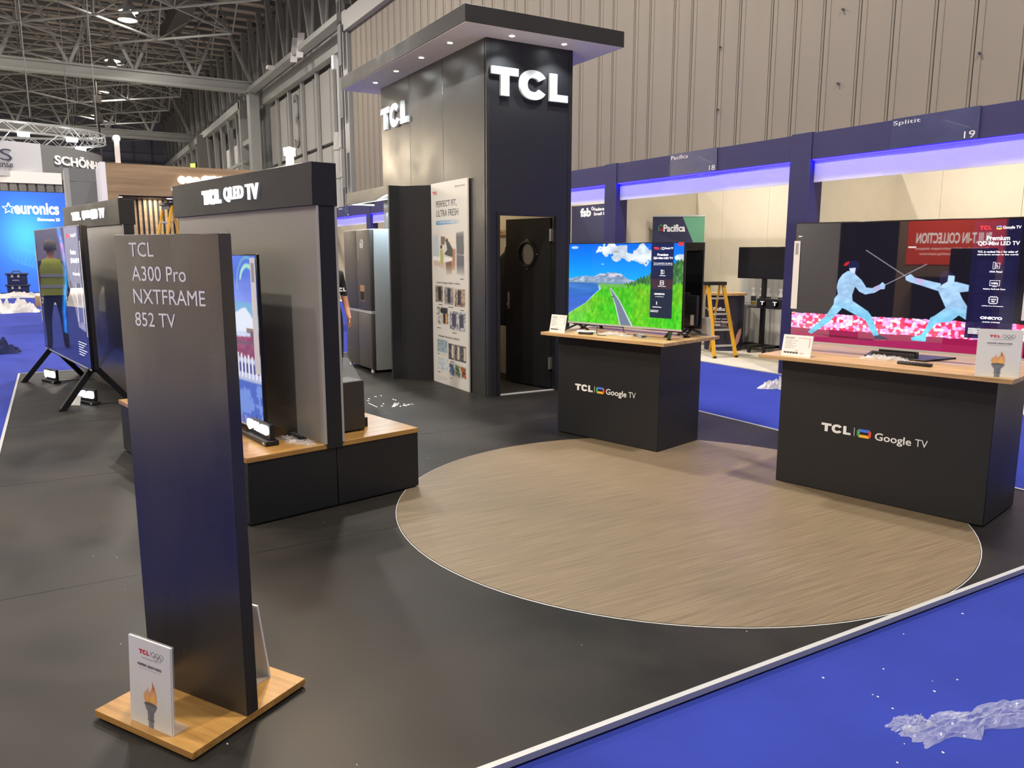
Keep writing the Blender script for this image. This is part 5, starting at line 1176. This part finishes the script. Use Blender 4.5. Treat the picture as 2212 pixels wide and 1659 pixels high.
# television on trolley
tt = thing('television_trolley', 'switched-off black television on a wheeled trolley stand in the booth', 'television', (9.42, 8.50, FZ + 0.012), -90)
MB().box(-0.50, 0.50, 0, 0.035, 1.13, 1.615).build('casing', M['bezel'], tt, bevel=0.004, seg=1); MB().box(-0.492, 0.492, -0.002, 0, 1.145, 1.607).build('screen', M['bezel'], tt)
MB().box(-0.03, 0.03, 0.035, 0.09, 0.1, 1.45).build('pole', M['blackmetal'], tt)
MB().box(-0.32, 0.32, 0.03, 0.09, 0.09, 0.125).box(-0.32, -0.26, -0.22, 0.32, 0.085, 0.12).box(0.26, 0.32, -0.22, 0.32, 0.085, 0.12).box(-0.06, 0.06, -0.22, 0.10, 0.085, 0.12).build('trolley_base', M['blackmetal'], tt)
for x, y in ((-0.29, -0.2), (0.29, -0.2), (-0.29, 0.3), (0.29, 0.3), (0.0, -0.2)): MB().strut((x - 0.012, y, 0.035), (x + 0.012, y, 0.035), 0.035, n=14).box(x - 0.02, x + 0.02, y - 0.02, y + 0.02, 0.05, 0.09).build('castor', M['blackplastic'], tt)
MB().box(-0.10, 0.50, -0.16, 0.035, 0.695, 0.71).build('shelf', M['blackmetal'], tt)
# draped table, bottles, dark boxes
dt = thing('draped_table', 'white draped table behind the trolley television', 'table', (9.60, 8.70, FZ + 0.012), -90)
nn_ = 60; cu = MB(); vs = []
for i in range(nn_ + 1):
    x = -0.75 + 1.7 * i / nn_; yy = 0.012 * math.sin(i * 1.7) + 0.006 * math.sin(i * 4.1); vs += [(x, yy, 0.01), (x, yy * 0.3, 0.70)]
cu.add(vs, [(2 * i, 2 * i + 2, 2 * i + 3, 2 * i + 1) for i in range(nn_)]).box(-0.75, 0.95, 0.0, 0.16, 0.70, 0.715)
cu.build('cloth_front', M['curtain'], dt)
cl = MB(); vs = []
for i in range(nn_ + 1):
    x = -0.55 + 1.5 * i / nn_; yy = 0.01 * math.sin(i * 1.3) ; vs += [(x, yy + 0.165, 0.72), (x, yy + 0.165, 1.20)]
cl.add(vs, [(2 * i, 2 * i + 2, 2 * i + 3, 2 * i + 1) for i in range(nn_)]); cl.build('backdrop', M['curtain'], dt)
bl = ['spray bottle nearest the promo counter on the draped table', 'middle spray bottle on the draped table left of the pole', 'third spray bottle standing right by the trolley pole', 'spray bottle right of the trolley pole']
sb = None
for i, yy in enumerate((8.83, 8.66, 8.53, 8.29)):
    loc = (9.53, yy, 0.70)
    loc = (9.62, yy, 0.7035)
    if sb is None:
        sb = thing('spray_bottle', bl[0], 'bottle', loc, -90, 'spray bottles on the draped table')
        MB().lathe([(0.045, 0), (0.045, 0.13), (0.04, 0.16), (0.016, 0.20), (0.016, 0.225)], n=16, sy=0.65).build('bottle_body', M['white'], sb, smooth=True)
        MB().box(-0.02, 0.02, -0.012, 0.012, 0.225, 0.262).box(-0.045, -0.02, -0.008, 0.008, 0.24, 0.26).bar((-0.018, 0, 0.235), (-0.035, 0, 0.19), 0.012, 0.008).build('trigger', M['white'], sb, bevel=0.003)
        MB().lathe([(0.046, 0.055), (0.046, 0.135)], n=16, sy=0.65).build('bottle_label', M['ink'], sb)
        MB().lathe([(0.0455, 0.002), (0.0455, 0.045)], n=16, sy=0.65).build('liquid', M['amber'], sb)
    else: o = copy_tree(sb); o.location = loc; o['label'] = bl[i]
for i, (yy, lb) in enumerate(((8.30, 'left red and black display box on the trolley shelf'), (8.06, 'right red and black display box on the trolley shelf'))):
    t = thing('display_box', lb, 'box', (9.30, yy, 0.6975), -90 , 'display boxes on the trolley shelf')
    MB().prismz([(-0.12, -0.05), (0.12, -0.05), (0.10, 0.06), (-0.10, 0.06)], 0.0, 0.13).build('carton', M['blackplastic'], t)
    MB().lathe([(0.0, 0.0), (0.05, 0.0)], n=20, M=Matrix.Translation((0.01, -0.0545, 0.06)) @ Matrix.Rotation(R(90), 4, 'X')).build('red_print', M['inkred'], t); MB().text('T', -0.05, 0.035, 0.03, 0.095, -0.055, 0.001, 0.05).build('white_print', M['white'], t)

# ladders
def ladder(label, loc, yaw, W, D, H, steps, wt=0.7):
    t = thing('step_ladder', label, 'ladder', loc, yaw, 'yellow step ladders')
    hw, tw2 = W / 2, W / 2 * wt
    for s_ in (-1, 1):
        MB().bar((s_ * hw, 0, 0.01), (s_ * tw2, D * 0.44, H), 0.022, 0.055).build('front_rail', M['yellow'], t)
        MB().bar((s_ * hw * 1.1, D, 0.01), (s_ * tw2 * 0.95, D * 0.56, H), 0.02, 0.042).build('rear_rail', M['yellow'], t)
        MB().box(s_ * hw - 0.02, s_ * hw + 0.02, -0.03, 0.03, 0, 0.03).build('foot', M['blackplastic'], t)
    for i in range(steps):
        f = (i + 0.75) / (steps + 0.6); x = hw + (tw2 - hw) * f; y = D * 0.44 * f; z = H * f
        MB().box(-x + 0.01, x - 0.01, y - 0.01, y + 0.07, z - 0.012, z + 0.012).build('tread', M['alu'], t)
    for z0, f in ((0.2, 0.18), (0.55, 0.5)):
        y = D - (D * 0.44) * f; MB().bar((-hw, y, H * f), (hw * 0.95, y, H * f), 0.02, 0.02).bar((-hw * 0.9, y, H * f), (0, y - 0.01, H * f + 0.18), 0.012, 0.012).bar((hw * 0.9, y, H * f), (0, y - 0.01, H * f + 0.18), 0.012, 0.012).build('brace', M['alu'], t)
    MB().box(-tw2 - 0.03, tw2 + 0.03, D * 0.44 - 0.05, D * 0.56 + 0.05, H, H + 0.05).build('top_cap', M['blackplastic'], t, bevel=0.006)
    return t
ladder('yellow step ladder standing in the booth behind the middle counter', (8.455, 8.245, FZ + 0.012), -13.3, 0.36, 0.76, 1.05, 4)
l2 = ladder('tall yellow step ladder behind the header, only its top showing', (1.16, 13.2, FZ), -72, 0.46, 1.1, 2.25, 7, 0.6)
MB().box(-0.13, 0.13, 0.45, 0.46, 2.19, 2.25).build('label_plate', M['steeldark'], l2)

# ------------------------------------------------------------------ far left booths
wb = thing('wood_booth', 'wood-clad booth with lit white lettering behind the display walls', 'booth', (0, 0, 0))
MB().box(1.03, 5.2, 17.0, 17.1, 2.60, 3.185).build('fascia', M['oakdark'], wb)
MB().box(0.94, 1.03, 17.0, 18.6, FZ, 3.20).build('side_wall', M['softwhite'], wb)
MB().box(1.03, 1.22, 17.0, 17.4, FZ, 2.60).build('corner_post', M['oakdark'], wb)
MB().box(1.03, 5.2, 17.1, 18.6, 2.58, 2.62).build('soffit', M['blackpaint'], wb); MB().box(1.0, 5.2, 18.55, 18.6, FZ, 2.6).build('rear_panel', M['cream'], wb)
x = 1.24; slat = None
while x < 4.6:
    if slat is None: slat = MB().box(0, 0.055, 0, 0.05, FZ, 2.58).build('slat', M['oakdark'], wb); slat.location = (x, 17.95, 0)
    else: s2 = slat.copy(); col.objects.link(s2); s2.location = (x, 17.95, 0)
    x += 0.098
MB().box(1.22, 4.7, 18.0, 18.03, FZ, 2.58).build('slat_backing', M['blackpaint'], wb)
k = MB()
for cx_, cz_ in ((2.24, 2.74), (2.36, 2.93), (2.50, 2.93), (2.63, 2.92), (2.40, 2.78)): k.strut((cx_, 17.0, cz_), (cx_, 16.96, cz_), 0.075, n=20)
k.text('smeg', 2.72, 2.66, 3.55, 3.04, 17.0, 0.04, 0.08); k.build('lit_letters', M['lit'], wb)
for x in (1.25, 2.15): MB().strut((x, 17.3, 2.575), (x, 17.3, 2.585), 0.05, n=14).build('downlight', M['led'], wb)
bb_ = thing('charcoal_booth', 'charcoal booth wall between the blue light wall and the wood booth', 'booth', (0, 0, 0))
MB().box(0.466, 1.4, 19.0, 19.05, FZ, 2.97).build('wall_panel', M['steeldark'], bb_); MB().box(0.466, 1.4, 19.0, 19.05, 2.98, 3.24).build('wall_panel', M['steeldark'], bb_)
MB().box(0.38, 0.466, 19.0, 20.5, FZ, 3.24).build('side_wall', M['steel'], bb_)

ew = thing('light_wall', 'bright blue backlit wall with white lettering at the far left', 'light wall', (0, 35.5, FZ))
def euro_col(U, V):
    gl_ = np.exp(-(((U - 0.42) / 0.38) ** 2 + ((V - 0.42) / 0.30) ** 2))
    C = np.stack([0.20 + 0.14 * gl_, 0.42 + 0.40 * gl_, 0.90 + 0.03 * gl_], -1)
    for i in range(12):
        r_ = np.abs(np.hypot((U - 0.30 - 0.05 * i) * 0.65, (V - 0.62 - 0.014 * i)) - 0.075); C = mixc(C, (r_ < 0.0022) & (V > 0.5), (110, 214, 236), 0.35)
    return C
printed('lit_picture', -1.80, 0.705, 0.03, 3.82, 60, 90, euro_col, M['lightbox'], ew, -0.01)
MB().box(-1.82, 0.73, 0.0, 0.25, 0, 3.84).build('frame', M['navy'], ew)
MB().text('euronics', -1.05, 2.98, 0.42, 3.42, -0.012, 0.02, 0.03).text('Showcase 25', -0.33, 2.74, 0.42, 2.86, -0.012, 0.02, 0.03).build_each('lettering', M['lit'], ew)
k = MB(); st_ = [(-1.22 + (0.21 if i % 2 == 0 else 0.09) * math.sin(2 * math.pi * i / 10), 3.18 + (0.21 if i % 2 == 0 else 0.09) * math.cos(2 * math.pi * i / 10)) for i in range(11)]
k.tube([(a, -0.02, c) for a, c in st_], 0.022, 5); k.build('star_emblem', M['lit'], ew)
MB().box(-6, -1.9, -0.3, 0.25, 0, 3.2).build('side_screen', M['oakdark'], ew)
wp = thing('white_fascia_booth', 'booth with long white fascia board above the blue light wall', 'booth', (0, 38, 0))
MB().box(-9, 0.65, 0, 0.2, 4.30, 4.75).build('fascia', M['softwhite'], wp); k = MB(); x = -6
while x < 0.6: k.box(x, x + 0.25, 0.1, 0.2, 2.8, 4.30); x += 0.32
k.build('timber_screen', M['farclad'], wp); MB().box(-9, 0.65, 0.2, 0.3, 2.6, 4.3).build('rear_panel', M['farclad'], wp)
# suspended ring banner and ring truss
rbn = thing('ring_banner', 'suspended circular banner with white and black panels and lettering', 'banner', (-2.6, 42.4, 0))
def arc(a0, a1, rx, ry, z0, z1, n, off=0.0):
    m_ = MB(); vs = []
    for i in range(n + 1):
        a = R(a0 + (a1 - a0) * i / n); vs += [((rx + off) * math.cos(a), (ry + off) * math.sin(a), z0), ((rx + off) * math.cos(a), (ry + off) * math.sin(a), z1)]
    return m_.add(vs, [(2 * i, 2 * i + 2, 2 * i + 3, 2 * i + 1) for i in range(n)])
RX, RY = 5.05, 4.6
arc(-150, -59, RX, RY, 4.55, 5.92, 24).build('white_panel', M['bannerwhite'], rbn)
arc(-59, 20, RX, RY, 4.55, 5.92, 24).build('black_panel', M['steeldark'], rbn)
def arctext(body, a0, a1, z0, z1, bold):
    m_ = MB().text(body, 0, z0, 1, z1, 0, 0.03, bold); m_.v = [((RX + 0.03 - y) * math.cos(R(a0 + (a1 - a0) * x)), (RY + 0.03 - y) * math.sin(R(a0 + (a1 - a0) * x)), z) for x, y, z in m_.v]; return m_
arctext('SCHÖNHAUS', -53, -8, 5.16, 5.62, 0.03).build('lettering', M['white'], rbn)
arctext('BEAUTIFULLY AT HOME', -46, -4, 4.86, 4.98, 0.03).build('small_lettering', M['white'], rbn)
arctext('S', -76.5, -71.8, 5.15, 5.6, -0.01).build('dark_lettering', M['navyprint'], rbn); arctext('sense', -79, -71.8, 4.9, 5.05, -0.01).build('dark_small_lettering', M['navyprint'], rbn)
rt = thing('ring_truss', 'round aluminium lighting truss hanging above the circular banner', 'truss', (-3.2, 42.2, 0))
RX2, RY2 = 5.85, 3.1
n = 72; pt = lambda i, rx, ry, z: (rx * math.cos(2 * math.pi * i / n), ry * math.sin(2 * math.pi * i / n), z)
k = MB()
for dr, z in ((0.0, 6.50), (0.0, 6.88), (-0.28, 6.50), (-0.28, 6.88)): k.tube([pt(i, RX2 + dr, RY2 + dr, z) for i in range(n)], 0.035, 5, True)
k.build('chord', M['alu'], rt); k = MB()
for i in range(n):
    for dr in (0.0, -0.28): k.strut(pt(i, RX2 + dr, RY2 + dr, 6.50 if i % 2 else 6.88), pt(i + 1, RX2 + dr, RY2 + dr, 6.88 if i % 2 else 6.50), 0.02, n=4)
k.build('lattice', M['alu'], rt)
for a in (-88, -68, -48, -14): k = MB().strut((RX2 * math.cos(R(a)), RY2 * math.sin(R(a)), 6.5), (5.0 * math.cos(R(a)), RY * math.sin(R(a)), 5.9), 0.02).build('hanger', M['alu'], rt)
for a in (-60, -20, 40): MB().strut((RX2 * math.cos(R(a)), RY2 * math.sin(R(a)), 7.1), (RX2 * math.cos(R(a)), RY2 * math.sin(R(a)), 13.5), 0.02).build('suspension_cable', M['steeldark'], rt)
for a in (-62, -38, 30): MB().box(-0.22, 0.22, -0.10, 0.10, -0.08, 0.05, Matrix.Translation((RX2 * 0.96 * math.cos(R(a)), RY2 * 0.96 * math.sin(R(a)), 6.4))).build('spot_lamp', M['led'], rt)

# clutter on the far left carpet
def crate(label, loc, L, W, H, yaw=0):
    t = thing('tool_crate', label, 'crate', loc, yaw, 'stacked tool crates')
    MB().prismz([(-L / 2, -W / 2), (L / 2, -W / 2), (L / 2, W / 2), (-L / 2, W / 2)], 0, H * 0.84).build('tub', M['navycloth'], t, bevel=0.02)
    MB().box(-L / 2 - 0.05, L / 2 + 0.05, -W / 2 - 0.03, W / 2 + 0.03, H * 0.84, H).build('lid', M['navyprint'], t, bevel=0.02)
    for x in (-L * 0.3, L * 0.02): MB().box(x, x + 0.07, -W / 2 - 0.05, -W / 2 - 0.0, H * 0.62, H * 0.84).build('latch', M['inkgrey'], t)
    MB().box(-L * 0.25, L * 0.1, -W / 2 - 0.01, -W / 2, H * 0.35, H * 0.42).build('label_strip', M['inkgrey'], t)
    return t
crate('lower navy tool crate before the blue light wall', (-1.10, 33.2, FZ), 0.66, 0.45, 0.42)
c2 = crate('upper navy tool crate stacked with a handle before the light wall', (-1.10, 33.2, FZ + 0.42), 0.60, 0.42, 0.40)
MB().tube([(-0.15, 0, 0.40), (-0.10, 0, 0.47), (0.08, 0, 0.47), (0.13, 0, 0.40)], 0.018, 6).build('handle', M['gap'], c2)
def heap(name, label, cat, loc, L, W, H, seed, m_, yaw=0):
    t = thing(name, label, cat, loc, yaw); crumple(MB(), L, W, H, seed, 40, 24, None, 0.55).build('folds', m_, t, smooth=True); return t
heap('dust_sheet', 'rumpled pale sheet and bits lying in front of the tool crates', 'sheet', (-1.0, 32.0, FZ), 1.5, 0.8, 0.22, 31, M['filmwhite'])
heap('cable_heap', 'heap of grey cables and tools right of the crates', 'cables', (0.05, 32.4, FZ), 1.1, 0.7, 0.2, 32, M['steel'])
heap('plastic_heap', 'large heap of milky plastic sheeting on the far blue carpet', 'plastic film', (-0.98, 24.1, FZ), 1.15, 0.9, 0.34, 33, M['filmwhite'])
heap('navy_cloth', 'navy cloth dropped on the carpet beside the deck edge', 'cloth', (-0.90, 14.25, FZ), 0.74, 0.50, 0.26, 34, M['navycloth'])
t = thing('cardboard_box', 'small cardboard box on the carpet left of the tall television', 'box', (-0.36, 26.4, FZ), -8)
MB().box(-0.14, 0.25, 0, 0.3, 0, 0.30).build('carton', M['cardboard'], t, bevel=0.005); MB().box(0.05, 0.06, -0.002, 0, 0, 0.30).build('tape', M['inkgrey'], t)
t = thing('cardboard_tube', 'short white tube lying on the carpet at the left edge', 'tube', (-1.75, 27.6, FZ + 0.06), 0); MB().strut((-0.3, 0, 0), (0.28, 0, 0), 0.06, n=12).build('tube_body', M['card'], t)
t = thing('folding_chair', 'blue metal chair frame before the light wall beside the tall television', 'chair', (0.33, 33.5, FZ), 20)
MB().tube([(0.25, 0, 0.95), (-0.05, 0, 0.85), (-0.2, 0, 0.55), (-0.1, 0, 0.2), (0.1, 0, 0.0)], 0.03, 6).tube([(0.25, 0.4, 0.95), (-0.05, 0.4, 0.85), (-0.2, 0.4, 0.55), (-0.1, 0.4, 0.2), (0.1, 0.4, 0.0)], 0.03, 6).build('frame', M['navycloth'], t); MB().box(-0.15, 0.35, 0, 0.4, 0.42, 0.46).build('seat', M['navycloth'], t)

# ------------------------------------------------------------------ people
def skin_mesh(name, joints, edges, m_, parent, sub=2):
    me = bpy.data.meshes.new(name); me.from_pydata([j[0] for j in joints], edges, []); me.update()
    o = bpy.data.objects.new(name, me); col.objects.link(o)
    mo = o.modifiers.new('s', 'SKIN'); mo.use_smooth_shade = True
    sv = me.skin_vertices[0].data if me.skin_vertices else None
    if sv is None:
        bm = bmesh.new(); bm.from_mesh(me); bm.verts.layers.skin.verify(); bm.to_mesh(me); bm.free(); sv = me.skin_vertices[0].data
    for i, j in enumerate(joints): sv[i].radius = (j[1], j[2] if len(j) > 2 else j[1])
    sv[0].use_root = True
    s_ = o.modifiers.new('u', 'SUBSURF'); s_.levels = sub; s_.render_levels = sub
    dg = bpy.context.evaluated_depsgraph_get(); nm = bpy.data.meshes.new_from_object(o.evaluated_get(dg), depsgraph=dg)
    bpy.data.objects.remove(o); nm.materials.clear(); nm.materials.append(m_) if not isinstance(m_, list) else [nm.materials.append(x) for x in m_]
    r_ = bpy.data.objects.new(name, nm); col.objects.link(r_); r_.parent = parent; return r_
def person(label, loc, yaw, sc_, top, legs, vest=False, hairc=None, writing=False):
    t = thing('person', label, 'person', loc, yaw); t.scale = (sc_,) * 3
    J = [((0, 0, 0.95), 0.135, 0.10), ((0, 0.0, 1.12), 0.125, 0.095), ((0, 0.01, 1.30), 0.155, 0.105), ((0, 0.015, 1.43), 0.12, 0.085), ((0, 0.0, 1.50), 0.055), ((0, -0.015, 1.57), 0.055),
         ((0, -0.02, 1.64), 0.078, 0.092), ((0, -0.01, 1.72), 0.076, 0.088),
         ((0.16, 0.01, 1.42), 0.06), ((0.21, 0.02, 1.20), 0.045), ((0.22, -0.03, 1.02), 0.036), ((0.20, -0.10, 0.92), 0.030), ((0.19, -0.14, 0.87), 0.036, 0.02),
         ((-0.16, 0.01, 1.42), 0.06), ((-0.21, 0.02, 1.20), 0.045), ((-0.22, -0.03, 1.02), 0.036), ((-0.20, -0.10, 0.92), 0.030), ((-0.19, -0.14, 0.87), 0.036, 0.02),
         ((0.09, 0, 0.84), 0.09), ((0.11, 0.0, 0.50), 0.058), ((0.115, 0.03, 0.12), 0.042), ((0.12, 0.02, 0.05), 0.045), ((0.125, -0.12, 0.035), 0.036, 0.028),
         ((-0.09, 0, 0.84), 0.09), ((-0.12, -0.06, 0.50), 0.058), ((-0.125, 0.0, 0.12), 0.042), ((-0.13, -0.01, 0.05), 0.045), ((-0.135, -0.15, 0.035), 0.036, 0.028)]
    E_ = [(0, 1), (1, 2), (2, 3), (3, 4), (4, 5), (5, 6), (6, 7), (3, 8), (8, 9), (9, 10), (10, 11), (11, 12), (3, 13), (13, 14), (14, 15), (15, 16), (16, 17), (0, 18), (18, 19), (19, 20), (20, 21), (21, 22), (0, 23), (23, 24), (24, 25), (25, 26), (26, 27)]
    bd = skin_mesh('body', J, E_, [M['skin'], top, legs, M['boot']], t)
    for p in bd.data.polygons:
        z, x, y = p.center.z, abs(p.center.x), p.center.y
        i = 0
        if z < 0.10: i = 3
        elif z < 0.97 and (x < 0.16 or z < 0.80): i = 2
        elif z < 1.49 and not (x > 0.17 and z < (0.96 if vest else 1.16)): i = 1
        p.material_index = i
    fg_ = MB()
    for s_ in (-1, 1):
        for q_, L_ in enumerate((0.060, 0.070, 0.066, 0.052)):
            y0 = -0.165 + 0.016 * q_; fg_.tube([(s_ * 0.19, y0, 0.86), (s_ * 0.188, y0 - 0.004, 0.83), (s_ * 0.18, y0 + 0.002, 0.86 - L_)], 0.008, 6)
        fg_.tube([(s_ * 0.178, -0.155, 0.88), (s_ * 0.160, -0.175, 0.86), (s_ * 0.155, -0.18, 0.838)], 0.009, 6)
    fg_.build('fingers', M['skin'], t, smooth=True)
    hr = MB(); hr.lathe([(0.0, 0.118), (0.05, 0.108), (0.082, 0.075), (0.094, 0.03), (0.09, -0.03), (0.07, -0.055)], (0, 0.012, 1.695), 18, 1.05)
    hr.build('hair', hairc or M['hair'], t, smooth=True)
    fc = MB()
    for s_ in (-1, 1): fc.lathe([(0, 0.011), (0.008, 0.008), (0.011, 0), (0.008, -0.008), (0, -0.011)], (s_ * 0.030, -0.102, 1.66), 10)
    fc.build('eyes', M['ink'], t, smooth=True); MB().lathe([(0, 0.02), (0.006, 0.0), (0.012, -0.016), (0, -0.02)], (0, -0.104, 1.638), 8).build('nose', M['skin'], t, smooth=True)
    MB().box(-0.022, 0.022, -0.109, -0.10, 1.598, 1.604).build('mouth', M['inkred'], t)
    for s_ in (-1, 1): MB().lathe([(0, 0.028), (0.012, 0.015), (0.012, -0.01), (0, -0.028)], (s_ * 0.084, -0.01, 1.655), 8).build('ear', M['skin'], t, smooth=True)
    if vest:
        vb = MB(); prof = [(0.195, 0.90), (0.192, 1.0), (0.185, 1.15), (0.20, 1.30), (0.19, 1.40), (0.15, 1.47), (0.09, 1.50)]
        vb.lathe(prof, (0, 0.0, 0), 28, 0.72); vb.f = [f for f in vb.f if len(f) == 4]; vb.build('vest', M['hivis'], t, smooth=True)
        for z in (1.02, 1.20): MB().lathe([(0.197, z), (0.196, z + 0.05)], (0, 0, 0), 28, 0.73).build('reflective_band', M['reflect'], t)
    if writing:
        k = MB().tcl(0.0, 1.22, 0.15, 1.265, -0.135, 0.003); k.build('shirt_print', M['white'], t)
    return t
person('person in black lettered T-shirt, mostly hidden behind the nearer display wall', (2.545, 8.25, 0), 14, 0.90, mat('black_shirt', (0.015, 0.015, 0.017), 0.85), M['cloth'], writing=True)
person('person in yellow hi-vis vest standing left of the picture, seen in the tall television', (-1.44, 14.3, FZ), 199, 0.96, M['navycloth'], M['jeans'], vest=True)

# ------------------------------------------------------------------ booth behind the photographer, seen as a reflection in the fencing television
ob = thing('orange_sign_booth', 'tan booth wall with lit orange sign behind the photographer, seen in the fencing television', 'booth', (-9.02, 0, FZ), 90)
MB().box(2.15, 4.12, 0.02, 0.12, 0, 2.7).build('booth_wall', M['tan'], ob); MB().box(2.3, 3.75, -0.6, 0.0, 0, 1.05).build('black_desk', M['blackpaint'], ob)
MB().box(4.12, 5.3, 0.02, 0.12, 0, 2.7).build('dark_wall', M['blackpaint'], ob); MB().box(5.3, 9.5, 0.02, 0.12, 0, 2.7).build('added_pale_wall', M['concrete'], ob)  # pale wall is added to lighten the reflection in the pillar sign
lamp('AREA', 'booth_and_fill_light', (-7.4, 7.2, 3.2), 250, (1, 0.93, 0.82), 0.8, (-9.0, 6.6, 1.6))  # fill lamp added for the pale wall that the pillar reflects
lamp('AREA', 'booth_and_fill_light', (-7.8, 3.1, 3.0), 170, (1, 0.85, 0.65), 0.5, (-9.0, 3.1, 1.4))  # fill lamp added to brighten the tan wall in its reflection
MB().box(2.18, 3.95, 0.0, 0.02, 1.30, 2.28).build('lit_panel', M['orange'], ob)
MB().text('BUILT-IN COLLECTION', 2.42, 1.74, 3.78, 1.96, 0.0, 0.004, 0.02).text('Featuring thoughtful technologies designed', 2.46, 1.60, 3.78, 1.66, 0.0, 0.004, 0.0).text('to elevate your home cooking experience', 2.46, 1.49, 3.7, 1.55, 0.0, 0.004, 0.0).build('lit_letters', M['signwhite'], ob)
